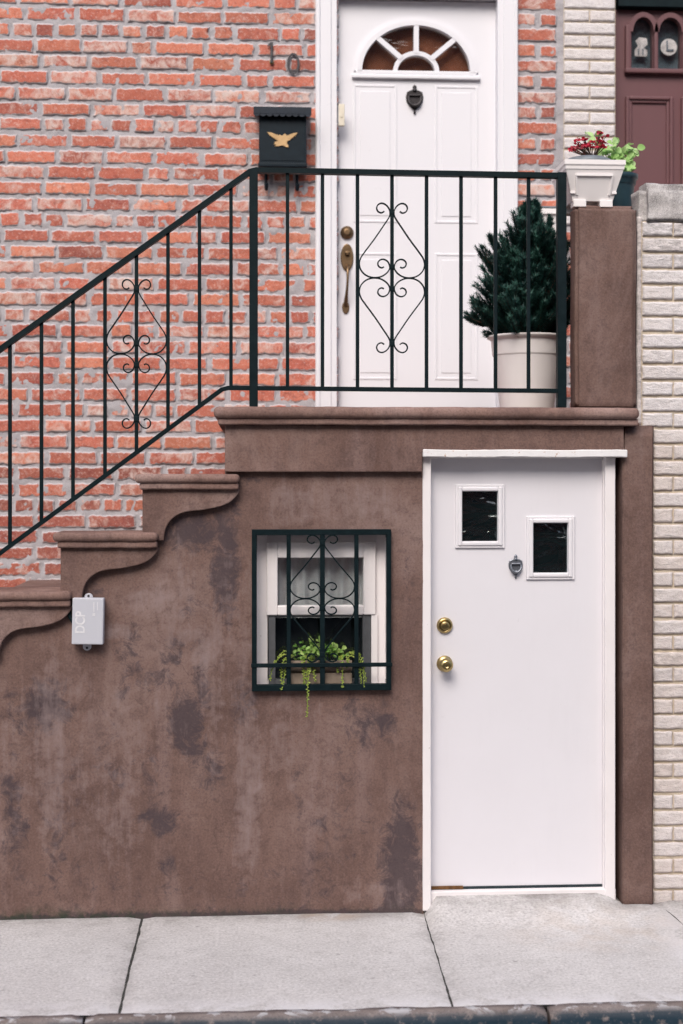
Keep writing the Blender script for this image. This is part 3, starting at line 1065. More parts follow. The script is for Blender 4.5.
def knocker(cx, cz, y, hgt, mat, parent):
    """urn-shaped door knocker: finial, shield, hanging ring and foot"""
    mb = MB()
    s = hgt
    shield = [(-.26, .26), (-.30, .10), (-.28, -.06), (-.18, -.22), (-.06, -.33), (0, -.36), (.06, -.33), (.18, -.22), (.28, -.06), (.30, .10), (.26, .26), (.12, .33), (0, .31), (-.12, .33)]
    mb.prism([(cx + p[0] * s, cz + p[1] * s) for p in shield], y - .008, y + .001, .003, 2)
    mb.lathe([(.001, -.50 * s), (.035 * s, -.47 * s), (.05 * s, -.42 * s), (.03 * s, -.37 * s), (.05 * s, -.33 * s)], (cx, y - .006, cz), 'Z', 12)
    mb.lathe([(.07 * s, .28 * s), (.09 * s, .33 * s), (.04 * s, .37 * s), (.075 * s, .42 * s), (.05 * s, .47 * s), (.001, .51 * s)], (cx, y - .006, cz), 'Z', 12)
    ring = [(cx + .21 * s * math.cos(a), y - .014 - .004 * math.sin(-a), cz + .02 * s + .24 * s * math.sin(a)) for a in [R(20 - i * 220 / 20) for i in range(21)]]
    mb.tube(ring, lambda t: .028 * s + .030 * s * math.sin(math.pi * t), 8)
    mb.lathe([(.001, -.02 * s), (.05 * s, 0), (.06 * s, .04 * s), (.001, .1 * s)], (cx, y - .016, cz - .22 * s), 'Z', 10)
    mb.box(cx - .20 * s, cx + .20 * s, y - .018, y - .006, cz + .10 * s, cz + .17 * s, .004)
    return mb.build('knocker', mat, parent)


knocker(X(515.5, YD), Z(567.5, YD), YD, .105, MT['pewter'], bdoor)
# frame, hood, threshold
mb = MB()
mb.box(DOOR_X[0] - .004, X(430.5, .02), -.003, YD + .05, .004, HOOD_Z - .02, .004)
mb.box(X(603.8, YD - .02), X(615.5, .012), .012, YD + .05, .03, HOOD_Z - .02, .004)
mb.box(X(603.0, YD - .02), X(606, YD - .02), YD - .022, YD + .03, .05, HOOD_Z - .03, .003)
mb.box(X(430, .0), X(616, .05), .047, YD + .05, dz1 - .004, HOOD_Z - .005, .003)
b_ = None
fr = mb.build('door_frame', MT['whiteworn'], stoop)
mb = MB()
hz0, hz1 = Z(457, -.042), Z(449.5, -.042)
n = 40
b_ = bmesh.new()
bmesh.ops.create_cube(b_, size=1)
hx0, hx1 = X(423, -.042), X(627.5, -.042)
for v in b_.verts:
    v.co = Vector(((v.co.x + .5) * (hx1 - hx0) + hx0, (v.co.y + .5) * .10 - .042, (v.co.z + .5) * (hz1 - hz0) + hz0))
bmesh.ops.bevel(b_, geom=list(b_.edges), offset=.003, segments=1, affect='EDGES')
for i in range(1, n):
    bmesh.ops.bisect_plane(b_, geom=list(b_.verts) + list(b_.edges) + list(b_.faces), plane_co=(hx0 + (hx1 - hx0) * i / n, 0, 0), plane_no=(1, 0, 0))
for v in b_.verts:
    c = v.co
    c.z += .003 * nz(c.x * 5, 3, 2) + .002 * nz(c.x * 34, c.z * 60, 9)
    c.y += .003 * nz(c.x * 15, c.z * 9, 1)
mb.bm(b_, 0, False)
mb.build('door_hood', MT['hood'], stoop)
mb = MB()
mb.box(X(424, .016), X(616, .016), .016, YD + .06, -.005, Z(890.4, .016, 520), .004)
mb.build('door_sill', MT['whiteworn'], stoop)
mb = MB()
mb.box(X(431, YD), X(603, YD), YD - .006, YD + .03, Z(892, YD, 520), dz0 + .013, .001)
mb.box(X(431, YD), X(463, YD), YD - .012, YD, dz0 + .004, dz0 + .017, .002, m=1)
mb.build('weather_strip', [MT['threshold'], MT['rust'], MT['whiteworn']], bdoor)

# ------------------------------------------------------------------ brick house
house = thing('brick_house', 'weathered red brick house with white entry door at the head of the stoop', 'house', (0, YB + 1, 0))
YE = YB + .035                                  # entry door face
CAS = (X(315.5, YB - .03), X(337, YB - .03), X(497.5, YB - .03), X(518, YB - .03))


def brick_patch(mb, cx, cz, hw, hh, y, tint, rough=1.0, nx=10, nzz=5, m=0, bulge=.0032, edge=.006, soft=.009, bump=.0028):
    g = []
    s = random.uniform(0, 99)
    tilt = random.uniform(-.012, .012) * rough
    ty = random.uniform(-.0025, .0025) * rough
    us = [2 * i / nx - 1 for i in range(nx + 1)]
    vs = [2 * j / nzz - 1 for j in range(nzz + 1)]
    us = [-1.0, -1.0, -1 + soft / hw] + [u for u in us if abs(u) < 1 - soft / hw - .02] + [1 - soft / hw, 1.0, 1.0]
    vs = [-1.0, -1.0, -1 + soft / hh] + [v for v in vs if abs(v) < 1 - soft / hh - .05] + [1 - soft / hh, 1.0, 1.0]
    for j, v in enumerate(vs):
        row = []
        for i, u in enumerate(us):
            e = edge * rough
            x = cx + u * hw + (e * fbm(v * 1.6 + s, s * 1.3 + (u > 0), 2, 3) if abs(u) > .75 else 0)
            z = cz + v * hh + tilt * u * hw * .6 + (e * fbm(u * hw * 42 + s, s + (v > 0) * 7, 5, 4) if abs(v) > .5 else 0)
            rim = abs(u) > .9999 or abs(v) > .9999
            yy = y + ty - (0 if rim else bulge) + bump * rough * fbm(x * 40, z * 40, s, 4)
            if i in (0, len(us) - 1) or j in (0, len(vs) - 1): yy = y + .022
            row.append(mb.vert((x, yy, z), (tint[0], tint[1], tint[2], 0.0 if rim else 1.0)))
        g.append(row)
    for j in range(len(vs) - 1):
        for i in range(len(us) - 1):
            mb.face((g[j][i], g[j][i + 1], g[j + 1][i + 1], g[j + 1][i]), m, True)


def mortar_grid(mb, x0, x1, z0, z1, y, m, step=.011, amp=.005):
    nx, nz_ = int((x1 - x0) / step), int((z1 - z0) / step)
    g = []
    for j in range(nz_ + 1):
        z = z0 + (z1 - z0) * j / nz_
        row = []
        for i in range(nx + 1):
            x = x0 + (x1 - x0) * i / nx
            row.append(mb.vert((x, y + amp * fbm(x * 16, z * 16, 21, 3) + .0025 * nz(x * 60, z * 60, 4), z), (.5, .5, .5, .5)))
        g.append(row)
    for j in range(nz_):
        for i in range(nx):
            mb.face((g[j][i], g[j][i + 1], g[j + 1][i + 1], g[j + 1][i]), m, True)


CH = .0817
ZH = Z(35, YB)                                # centre of a header course
bw = MB()


def brick_tint(z):
    low = max(0, min(1, (Z(430, YB) - z) / .5))
    h = min(1, max(0, random.gauss(.60 - .18 * low, .24)))
    wsh = random.random() ** 2.0 * (1 - .45 * low)
    if low > .4 and random.random() < .35: h = random.uniform(0, .15)
    return (h, random.uniform(.1, 1) - .45 * low, wsh, 1)


bx0, bx1, bz0, bz1 = X(-330, YB), CAS[1], 0.9, Z(-150, YB)
i0, i1 = int((bz0 - ZH) / CH), int((bz1 - ZH) / CH)
for i in range(i0, i1 + 1):
    z = ZH + i * CH
    header = (i % 6 == 0)
    pitch = .1135 if header else .2535
    x = bx0 - random.uniform(0, .1) - (pitch / 2 if i % 2 else 0)
    while x < bx1:
        p = pitch * random.uniform(.94, 1.06)
        if not header and random.random() < .06: p *= .5
        if header and random.random() < .12: p *= 2.1
        a, b = x + .0095 * random.uniform(.6, 1.3), x + p - .0095 * random.uniform(.6, 1.3)
        b = min(b, bx1 + .01); a = max(a, bx0)
        if b - a > .03:
            zz = z + .006 * nz(x * 1.1, i * .8, 3) + random.uniform(-.002, .002)
            brick_patch(bw, (a + b) / 2, zz, (b - a) / 2, (CH - .0152) / 2 * random.uniform(.92, 1.05), YB - .0015 + random.uniform(-.0015, .0015), brick_tint(z),
                        1.15, max(4, int((b - a) / .012)), 5, 0)
        x += p
mortar_grid(bw, bx0, bx1, bz0, bz1, YB + .0005, 1, .0115, .0065)
# strip right of the door
sx0, sx1 = CAS[2], X(556.5, YB)
for i in range(i0, i1 + 1):
    z = ZH + i * CH + .02
    full = i % 2 == 0
    L = sx1 - X(518, YB)
    segs = [(X(518, YB) - .02, sx1)] if full else [(X(518, YB) - .02, X(518, YB) + L * .45), (X(518, YB) + L * .57, sx1)]
    for (a, b) in segs:
        b += random.uniform(-.008, .004)
        brick_patch(bw, (a + b) / 2, z + random.uniform(-.003, .003), (b - a) / 2, (CH - .0175) / 2 * random.uniform(.92, 1.05), YB - .002, brick_tint(z), 1.0, max(4, int((b - a) / .012)), 5, 0)
mortar_grid(bw, sx0, X(563.5, YB), bz0, bz1, YB + .0005, 1, .0115, .0065)
for i in range(i0, i1 + 1):
    z = ZH + i * CH + .02
    if z > Z(222, YB): continue
    for (a, b) in ([(X(557, YB), X(588, YB))] if i % 2 else [(X(557, YB), X(566, YB)), (X(568.5, YB), X(592, YB))]):
        brick_patch(bw, (a + b) / 2, z, (b - a) / 2, (CH - .0175) / 2, YB - .003, brick_tint(z), 1.0, max(4, int((b - a) / .012)), 5, 0)
mortar_grid(bw, X(563.5, YB) - .001, X(600, YB), bz0, Z(219, YB), YB + .0005, 1, .0115, .0065)
bw.build('wall', [MT['brick'], MT['mortar']], house, tint=True)
mb = MB()      # the rest of the facade above and to the left
mb.box(-7.0, X(563, YB), YB + .003, YB + 6, bz1, 8.5)
mb.box(-7.0, bx0, YB + .003, YB + 6, -.1, bz1 - .001)
mb.box(bx0, X(563, YB), YB + .28, YB + 6, -.1, bz1 - .001)
mb.build('upper_wall', MT['brickfar'], house)

# door casing
mb = MB()
zt = Z(-22, YB)
for (a, b) in ((CAS[0], CAS[1]), (CAS[2], CAS[3])):
    mb.box(a, b, YB - .035, YE + .05, LAND_Z, zt, .004)
    mb.box(a + .012, b - .03, YB - .042, YB, LAND_Z, zt - .001, .004) if a == CAS[0] else mb.box(a + .03, b - .012, YB - .042, YB, LAND_Z, zt - .001, .004)
    mb.box(a + .004 if a == CAS[0] else b - .024, a + .024 if a == CAS[0] else b - .004, YB - .049, YB, LAND_Z, zt - .002, .005)
ez1 = Z(-1.0, YE)
mb.box(CAS[1] - .002, CAS[2] + .002, YB - .034, YE + .05, ez1 + .006, zt + .08, .004)
mb.box(CAS[0], CAS[3], YB - .037, YE + .05, zt, zt + .12, .004)
mb.build('door_casing', MT['entrywhite'], house)
mb = MB()
mb.box(X(338.5, YB - .04), X(344.5, YB - .04), YB - .052, YB - .028, Z(126, YB - .04), Z(104, YB - .04), .004)
mb.box(X(340.2, YB - .05), X(342.8, YB - .05), YB - .055, YB - .05, Z(117, YB - .05), Z(113, YB - .05), .001)
mb.build('doorbell', MT['bellcream'], house)
# entry door: grid slab cut by the fanlight, raised panels
ex0, ex1, ez0 = X(337.5, YE), X(497, YE), LAND_Z + .012
fcx, fcz, fr_ = X(416, YE), Z(70.5, YE), (X(470.5, YE) - X(361, YE)) / 2
fh = Z(23.5, YE) - fcz
mb = MB()
n = 26
arc = [(fcx + fr_ * math.cos(math.pi * k / n), fcz + fh * math.sin(math.pi * k / n)) for k in range(n + 1)]   # from right to left
mb.box(ex0, ex1, YE, YE + .04, ez0, fcz)
outer = []
for (x, z) in arc:
    a = math.atan2((z - fcz) / fh, (x - fcx) / fr_)
    outer.append((x, z))
# the part of the slab above the fanlight's base
va = [mb.vert((x, YE, z)) for (x, z) in arc]
top = []
for (x, z) in arc:
    u = (x - (fcx - fr_)) / (2 * fr_)
    top.append(mb.vert((ex0 + (ex1 - ex0) * u if 0 < u < 1 else (ex1 if u >= 1 else ex0), YE, ez1)))
for k in range(n):
    mb.face((va[k], top[k], top[k + 1], va[k + 1]))
vr, vl = mb.vert((ex1, YE, fcz)), mb.vert((ex0, YE, fcz))
mb.face((va[0], vr, top[0])); mb.face((va[n], top[n], vl))
mb.box(ex0 + .002, ex1 - .002, YE + .05, YE + .055, fcz - .02, ez1, m=1)
edoor = mb.build('entry_door', [MT['entrywhite'], MT['brickreflect']], house)
for (a, b) in ((353, 397), (434.5, 478)):
    for (t, q) in ((83.5, 222), (252, 379.5)):
        x0, x1, z0, z1 = X(a, YE), X(b, YE), Z(q, YE), Z(t, YE)
        mb = MB()
        frame(mb, x0, x1, z0, z1, .014, .014, .014, .014, YE - .0035, YE + .01, .003)
        
        mb.box(x0 + .036, x1 - .036, YE - .003, YE + .01, z0 + .036, z1 - .036, .0028)
        mb.build('panel', MT['entrywhite'], edoor)
mb = MB()


def arc_band(mb, r0x, r0z, r1x, r1z, y0, y1, n=30):
    A = []
    for k in range(n + 1):
        a = math.pi * k / n
        c, s_ = math.cos(a), math.sin(a)
        A.append([mb.vert((fcx + rx * c, y, fcz + rz * s_)) for (rx, rz, y) in ((r0x, r0z, y1), (r0x, r0z, y0), (r1x, r1z, y0), (r1x, r1z, y1))])
    for p, q in zip(A, A[1:]):
        for k in range(3):
            mb.face((p[k], p[k + 1], q[k + 1], q[k]), 0, False)


arc_band(mb, fr_ - .004, fh - .004, fr_ + .022, fh + .022, YE - .018, YE + .03)
arc_band(mb, fr_ + .018, fh + .018, fr_ + .038, fh + .038, YE - .009, YE + .03)
arc_band(mb, .098, .085, .122, .108, YE - .013, YE + .03)
mb.box(fcx - fr_ - .05, fcx + fr_ + .05, YE - .021, YE + .03, fcz - .040, fcz - .018, .005)
mb.box(fcx - fr_ - .03, fcx + fr_ + .03, YE - .016, YE + .03, fcz - .019, fcz + .004, .004)
for a in (45, 90, 135):
    c, s_ = math.cos(R(a)), math.sin(R(a))
    p0 = Vector((fcx + .11 * c, 0, fcz + .096 * s_)); p1 = Vector((fcx + fr_ * c, 0, fcz + fh * s_))
    mb.strap([(p0.x, p0.z), (p1.x, p1.z)], .026, .03, YE - .001)
mb.build('fanlight_frame', MT['entrywhite'], edoor)
mb = MB()
mb.prism([(fcx - fr_, fcz)] + [] + arc[::-1][1:-1] + [(fcx + fr_, fcz)], YE + .014, YE + .018)
mb.build('fanlight_pane', MT['fanglass'], edoor)
knocker(X(414.5, YE), Z(98.5, YE), YE, .155, MT['darkmetal'], edoor)
c0 = (X(347, YE), YE, Z(232.5, YE))
mb = MB()
mb.lathe([(.034, 0), (.035, .006), (.031, .014), (.022, .018), (.020, .024), (.012, .025)], c0, 'Y', 24)
mb.build('deadbolt', MT['oldbrass'], edoor)
mb = MB()      # grip handle: back plate, thumb latch, long pull
hx = X(347, YE); ht = Z(244, YE); hb = Z(312, YE)
pl = [(hx + .034 * math.cos(a), ht - .07 + .072 * math.sin(a)) for a in [R(i * 15) for i in range(24)]]
mb.prism(pl, YE - .010, YE + .001, .004, 2)
mb.box(hx - .012, hx + .012, YE - .030, YE - .006, ht - .055, ht - .040, .004)
mb.lathe([(.011, 0), (.013, .012), (.008, .02)], (hx, YE - .008, ht - .05), 'Y', 12)
pull = spline([(hx, YE - .008, ht - .115), (hx, YE - .045, ht - .135), (hx, YE - .058, ht - .18), (hx - .003, YE - .052, ht - .24), (hx - .006, YE - .030, ht - .285), (hx - .007, YE - .006, hb + .035)], 5)
mb.tube(pull, lambda t: .012 - .006 * math.sin(math.pi * min(1, t * 1.1)), 10)
pl = [(hx - .007 + .019 * math.cos(a), hb + .025 + .034 * math.sin(a)) for a in [R(i * 15) for i in range(24)]]
mb.prism(pl, YE - .008, YE + .001, .003, 2)
mb.build('handle', MT['oldbrass'], edoor)

# ------------------------------------------------------------------ neighbour
nb = thing('neighbour_house', 'neighbouring house of white rock-face brick with a maroon door', 'house', (X(650, YB), YB + 1, 0))
MODW, MODH = .2765, .0677
nw = MB()


def rock_bricks(mb, x0, z0, z1, y, phase, xend, dark=lambda x, z: 0, ch=MODH, clip=lambda z: -99):
    n = int((z1 - z0) / ch) + 1
    for i in range(n):
        z = z1 - (i + .5) * ch
        seg = MODW if (i + phase) % 2 == 0 else MODW / 2
        x = x0
        while x < xend - .01:
            a, b = max(x, clip(z)) + .0035, min(x + seg, xend) - .0035
            if b - a > .02:
                brick_patch(mb, (a + b) / 2, z + random.uniform(-.001, .001), (b - a) / 2, (ch - .0115) / 2 * random.uniform(.97, 1.02), y - .004,
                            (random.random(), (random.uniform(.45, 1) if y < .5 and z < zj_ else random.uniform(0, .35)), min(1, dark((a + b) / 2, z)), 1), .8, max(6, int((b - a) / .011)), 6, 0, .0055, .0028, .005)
            x += seg


zj_ = Z(429, .03, 660)
ch2 = 13.0 / 1422.2 * (CAM_D + YB) * 1.0
rock_bricks(nw, X(563.5, YB), Z(212, YB), Z(-60, YB), YB, 0, X(615.5, YB), ch=.0671)
mortar_grid(nw, X(563.5, YB), X(615.5, YB), Z(219, YB) + .002, Z(-60, YB), YB + .002, 1, .012, .002)
nw.box(X(563.6, YB), X(615.4, YB), YB + .03, YB + .3, 0, 7, m=0)
nw.box(X(563.6, YB), 7, YB + .012, YB + 6, Z(-60, YB) + .002, 8.2, m=0)
nw.box(X(700, YB), 7, YB + .012, YB + 6, -.1, Z(-60, YB), m=0)
nw.build('wall', [MT['whitebrick'], MT['tanmortar']], nb, tint=True)
YN = YB + .10
mb = MB()
n0, n1 = X(611, YN), X(720, YN)
zt = Z(3.5, YN)
# slab pieces around the twin arched lights
pa = (X(631.5, YN), X(652.5, YN)); pb = (X(657.5, YN), X(680.5, YN))
pz0, psp = Z(63.5, YN), Z(27, YN)
ztop = Z(12, YN)
mb.box(n0, n1, YN, YN + .05, .9, pz0 - .001)
mb.box(n0, pa[0], YN, YN + .05, pz0, zt); mb.box(pa[1], pb[0], YN, YN + .05, pz0, zt); mb.box(pb[1], n1, YN, YN + .05, pz0, zt)
for (a, b) in (pa, pb):
    c, r = (a + b) / 2, (b - a) / 2
    v0 = [mb.vert((c + r * math.cos(math.pi * k / 14), YN + .0005, psp + (ztop - psp) * math.sin(math.pi * k / 14))) for k in range(15)]
    v1 = [mb.vert((c + r * math.cos(math.pi * k / 14), YN + .0005, zt)) for k in range(15)]
    for k in range(14): mb.face((v0[k], v1[k], v1[k + 1], v0[k + 1]))
ndoor = mb.build('door', MT['maroon'], nb)
mb = MB()      # moulding round the lights: frame with two arched heads
mo = .030
mb.box(X(624.5, YN), X(630, YN), YN - .03, YN + .01, Z(67, YN), Z(20, YN), .006)
mb.box(X(624.5, YN) - .003, X(690, YN), YN - .034, YN + .01, Z(69, YN), Z(64, YN), .006)
mb.box(X(653, YN), X(657, YN), YN - .028, YN + .01, Z(66, YN), Z(22, YN), .005)
mb.box(X(681, YN), X(686, YN), YN - .028, YN + .01, Z(66, YN), Z(20, YN), .005)
for (a, b) in (pa, pb):
    c, r = (a + b) / 2, (b - a) / 2
    pts = [(c + (r + .012) * math.cos(math.pi * k / 16), psp + (ztop - psp + .012) * math.sin(math.pi * k / 16)) for k in range(17)]
    mb.strap(pts, .026, .045, YN - .008)
mb.build('light_moulding', MT['maroon'], ndoor)
for kk, (a, b) in enumerate((pa, pb)):
    c, r = (a + b) / 2, (b - a) / 2
    mb = MB()
    pts = [(a, pz0), (b, pz0)] + [(c + r * math.cos(math.pi * k / 12), psp + (ztop - psp) * math.sin(math.pi * k / 12)) for k in range(13)]
    mb.prism(pts, YN + .014, YN + .018)
    mb.box(a - .01, b + .01, YN + .05, YN + .06, pz0 - .01, ztop + .02, m=1)
    # pale leaded motif in each light
    mz = Z(40, YN)
    if kk == 1:
        mb.lathe([(.045, 0), (.045, .002)], (c + .002, YN + .011, mz), 'Y', 24, m=2)
        mb.box(c - .012, c - .004, YN + .005, YN + .0088, mz - .02, mz + .034, m=1)
        mb.box(c - .012, c + .026, YN + .004, YN + .0086, mz - .022, mz - .012, m=1)
    else:
        mb.prism([(c - .036, mz - .052), (c + .030, mz - .052), (c + .032, mz - .02), (c + .012, mz - .006), (c + .034, mz + .012), (c + .028, mz + .045), (c - .012, mz + .05), (c - .034, mz + .03), (c - .02, mz + .004), (c - .038, mz - .02)], YN + .009, YN + .0125, m=2)
        mb.box(c - .02, c - .014, YN + .006, YN + .0088, mz - .045, mz - .012, m=1); mb.box(c + .004, c + .01, YN + .006, YN + .0088, mz - .045, mz - .012, m=1)
    mb.build('pane', [MT['glass'], MT['paneback'], MT['capstone']], ndoor)
mb = MB()
x0, x1, z0, z1 = X(625, YN), X(672.5, YN), Z(300, YN), Z(91.5, YN)
frame(mb, x0, x1, z0, z1, .020, .020, .020, .020, YN - .022, YN + .01, .006)
frame(mb, x0 + .018, x1 - .018, z0 + .018, z1 - .018, .018, .018, .018, .018, YN - .012, YN + .01, .005)
mb.build('panel', MT['maroon'], ndoor)
mb = MB()
x0, x1 = X(680.5, YN), X(730, YN)
frame(mb, x0, x1, z0, z1, .020, .020, .020, .020, YN - .022, YN + .01, .006)
mb.build('panel', MT['maroon'], ndoor)
mb = MB()
mb.box(X(616, YN), X(720, YN), YN - .05, YN + .06, zt + .002, Z(-60, YN), .004)
mb.build('door_head', MT['iron'], nb)

# low white brick wall right of the stoop
gw = thing('garden_wall', 'low wall of white rock-face brick with rough cement cap right of the stoop', 'wall', (X(690), .3, 0))
YG = .03
GZ = Z(221.5, YG, 660)
CHG = 16.15 / 1422.2 * (CAM_D + YG)
wb = MB()
gx0 = X(641.5, YG)


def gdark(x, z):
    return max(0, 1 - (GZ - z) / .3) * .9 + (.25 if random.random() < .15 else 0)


zj = Z(429, YG, 660)
gx1 = X(652.5, YG)
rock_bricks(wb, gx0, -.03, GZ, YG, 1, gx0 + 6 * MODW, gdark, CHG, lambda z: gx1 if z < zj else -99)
mortar_grid(wb, gx0, gx0 + 6 * MODW, -.05, GZ, YG + .001, 1, .012, .002)
wb.box(X(637.5, YG), gx0 + 6 * MODW, YG + .004, YG + .13, -.05, GZ, m=0)
# lumpy plastered edge where it meets the pier
edge = []
for i in range(60):
    z = zj + .02 + (GZ - zj) * i / 59
    edge.append((X(639.3, YG) + .003 * nz(z * 5, 2), YG + .012, z))
wb.tube(edge, lambda t: .014 + .003 * nz(t * 40, 1), 10, m=0)
wb.build('wall', [MT['whitebrick'], MT['tanmortar']], gw, tint=True)
mb = MB()
b_ = bmesh.new()
bmesh.ops.create_cube(b_, size=1)
c0, c1, cz0, cz1 = X(639.5, YG), gx0 + 6 * MODW + .02, GZ + .0, Z(182, YG, 660)
for v in b_.verts:
    v.co = Vector(((v.co.x + .5) * (c1 - c0) + c0, (v.co.y + .5) * .17 + YG - .012, (v.co.z + .5) * (cz1 - cz0) + cz0))
bmesh.ops.bevel(b_, geom=[e for e in b_.edges if max(e.verts[0].co.z, e.verts[1].co.z) > cz1 - .01], offset=.035, segments=6, affect='EDGES')
for i in range(1, 60):
    bmesh.ops.bisect_plane(b_, geom=list(b_.verts) + list(b_.edges) + list(b_.faces), plane_co=(c0 + .5 * i / 40, 0, 0), plane_no=(1, 0, 0))
for i in range(1, 10):
    bmesh.ops.bisect_plane(b_, geom=list(b_.verts) + list(b_.edges) + list(b_.faces), plane_co=(0, 0, cz0 + (cz1 - cz0) * i / 10), plane_no=(0, 0, 1))
b_.normal_update()
for v in b_.verts:
    c = v.co.copy()
    v.co += v.normal * (.012 * fbm(c.x * 9, c.z * 12, c.y * 9, 4))
mb.bm(b_, 0, True)
mb.build('cap', MT['capstone'], gw)

# ------------------------------------------------------------------ railing
YR = -.015
rail = thing('iron_railing', 'black wrought iron stair railing with scrollwork along the stoop', 'railing', (X(254), YR, LAND_Z))


def scroll_pts(px, py_mid, kx=1.0, ky=1.0, side=1, low=False, y=YR, short=False):
    Q = [(40, 160), (54, 168), (71, 162), (79, 146), (73, 128), (56, 119), (36, 124), (18, 142), (10, 165), (15, 190), (45, 236), (90, 302), (140, 369), (160, 399), (168, 430), (160, 462), (135, 488),
         (100, 500), (62, 497), (31, 480), (13, 456), (13, 436), (24, 416), (44, 406), (63, 411), (73, 426), (68, 443), (53, 450), (42, 445)]
    out = []
    for (a, b) in Q:
        d = (501.5 - b) / 5.12 * ky
        out.append(Vector((X(px, y) + side * a / 5.12 * kx / 236 * 1.0, Z(py_mid, y, px) + (d if not low else -d) / 236)))
    return [tuple(p) for p in spline(out, 5)]


def scrollwork(parent, px, py_mid, y, kx=1.0, ky=1.0, w=.0055, d=.012):
    mb = MB()
    for side in (1, -1):
        for low in (False, True):
            mb.strap(scroll_pts(px, py_mid, kx, ky, side, low, y), w, d, y)
    for dy in (-66, -11, 11, 66):
        z = Z(py_mid + dy * ky, y, px)
        mb.box(X(px, y) - .011, X(px, y) + .011, y - .0105, y + .0105, z - .010, z + .010, .002)
    return mb.build('scroll', MT['iron'], parent)


def bar(name, px, py0, py1, w=.0148, y=YR, parent=rail, d=None):
    mb = MB()
    d = d or w
    x = X(px, y)
    mb.box(x - w / 2, x + w / 2, y - d / 2, y + d / 2, Z(py1, y, px), Z(py0, y, px), .0015, 1)
    return mb.build(name, MT['iron'], parent)


def slope_bar(mb, pts, w, d, y=YR):
    mb.strap([(X(p[0], y), Z(p[1], y, p[0])) for p in pts], w, d, y)


top_y = lambda px: 171.5 + (254 - px) * .7065 if px < 252 else 171.5 + (px - 252) * 5 / 311
bot_y = lambda px: 388.5 + (224 - px) * .737 if px < 224 else 388.5 + (px - 224) * 2.5 / 336
mb = MB(); slope_bar(mb, [(-290, top_y(-290)), (250, 172.0), (256, 170.6), (564, 176)], .022, .034); mb.build('top_rail', MT['iron'], rail)
mb = MB(); slope_bar(mb, [(-290, bot_y(-290)), (222, 389.5), (228, 388), (561, 391)], .018, .026); mb.build('bottom_rail', MT['iron'], rail)
bar('post', 253.6, 170, 408.5, .036)
bar('post', 561.3, 173, 407.5, .038)
bar('post', -290, top_y(-290), 750, .036)
for px in (10, 41.5, 73, 105, 136.5, 168, 199.5, 231):
    bar('baluster', px, top_y(px), bot_y(px))
for px in (-22, -54, -86, -118, -150, -182, -214, -246):
    bar('baluster', px, top_y(px), bot_y(px))
for px in (287.5, 322.5, 357.5, 392, 426.5, 461, 495.5, 528.5):
    bar('baluster', px, top_y(px), bot_y(px))
scrollwork(rail, 136.5, 354, YR, .90, .985)
scrollwork(rail, 392, 278, YR)

# ------------------------------------------------------------------ window grille
YGr = -.022
gr = thing('window_grille', 'black iron grille with heart scrolls over the small window', 'window grille', (X(321), YGr, WIN[2]))
mb = MB()
gx = [X(251.8, YGr), X(391, YGr)]
gzz = [Z(690.5, YGr), Z(529.3, YGr)]
frame(mb, gx[0], gx[1], gzz[0], gzz[1], .021, .020, .024, .027, YGr - .012, YGr + .018, .002)
# bottom rail returns and lugs into the wall
for x in (gx[0] + .01, gx[1] - .01):
    for z in (gzz[0] + .03, gzz[1] - .03):
        mb.box(x - .007, x + .007, YGr + .015, .05, z - .008, z + .008, .001, 1)
mb.build('frame', MT['iron'], gr)
for px in (288.7, 322.4, 356.4):
    bar('bar', px, 531, 688, .0175 if px != 322.4 else .020, YGr, gr)
mb = MB()
mb.box(gx[0] - .003, gx[1] + .004, YGr - .016, YGr - .001, Z(666.8, YGr), Z(662.8, YGr), .002, 1)
mb.build('cross_bar', MT['iron'], gr)
scrollwork(gr, 322.4, 598.5, YGr - .003, .98, .845)

# ------------------------------------------------------------------ mailbox and number
YM = YB - .13
mbx = thing('mailbox', 'black wall mailbox with scalloped lid and gold eagle beside the door', 'mailbox', (X(282, YM), YB, Z(167, YM)))
mb = MB()
m0, m1, mz0, mz1 = X(259, YM), X(306.5, YM), Z(165.5, YM), Z(116, YM)
mb.box(m0, m1, YM, YB - .006, mz0, mz1, .004)
mb.box(m0 - .004, m1 + .004, YM - .004, YB - .006, mz0 - .010, mz0 + .012, .004)
mb.box(m0 + .012, m1 - .012, YM - .0022, YM + .01, mz0 + .022, mz1 - .01, .001)
mb.build('body', MT['mailbox'], mbx)
mb = MB()
l0, l1, lt, lb = X(253.5, YM - .03), X(311.5, YM - .03), Z(108.5, YM), Z(116.5, YM)
mb.box(l0 + .004, l1 - .004, YM - .028, YB - .006, lt - .012, lt, .004)
mb.box(l0, l1, YM - .036, YM - .026, lb, lt - .003, .003)
n = 9
pts = [(l0 + .001, lb + .002)]
for i in range(n):
    x0, x1 = l0 + (l1 - l0) * i / n, l0 + (l1 - l0) * (i + 1) / n
    for k in range(1, 8):
        a = math.pi * k / 8
        pts.append(((x0 + x1) / 2 - (x1 - x0) / 2 * math.cos(a), lb + .002 - .014 * math.sin(a)))
    pts.append((x1 - (.001 if i == n - 1 else 0), lb + .002))
mb.prism(pts[::-1], YM - .035, YM - .029)
mb.build('lid', m_metal_paint('dusty_black_paint', (.016, .022, .032), .55, .25), mbx)
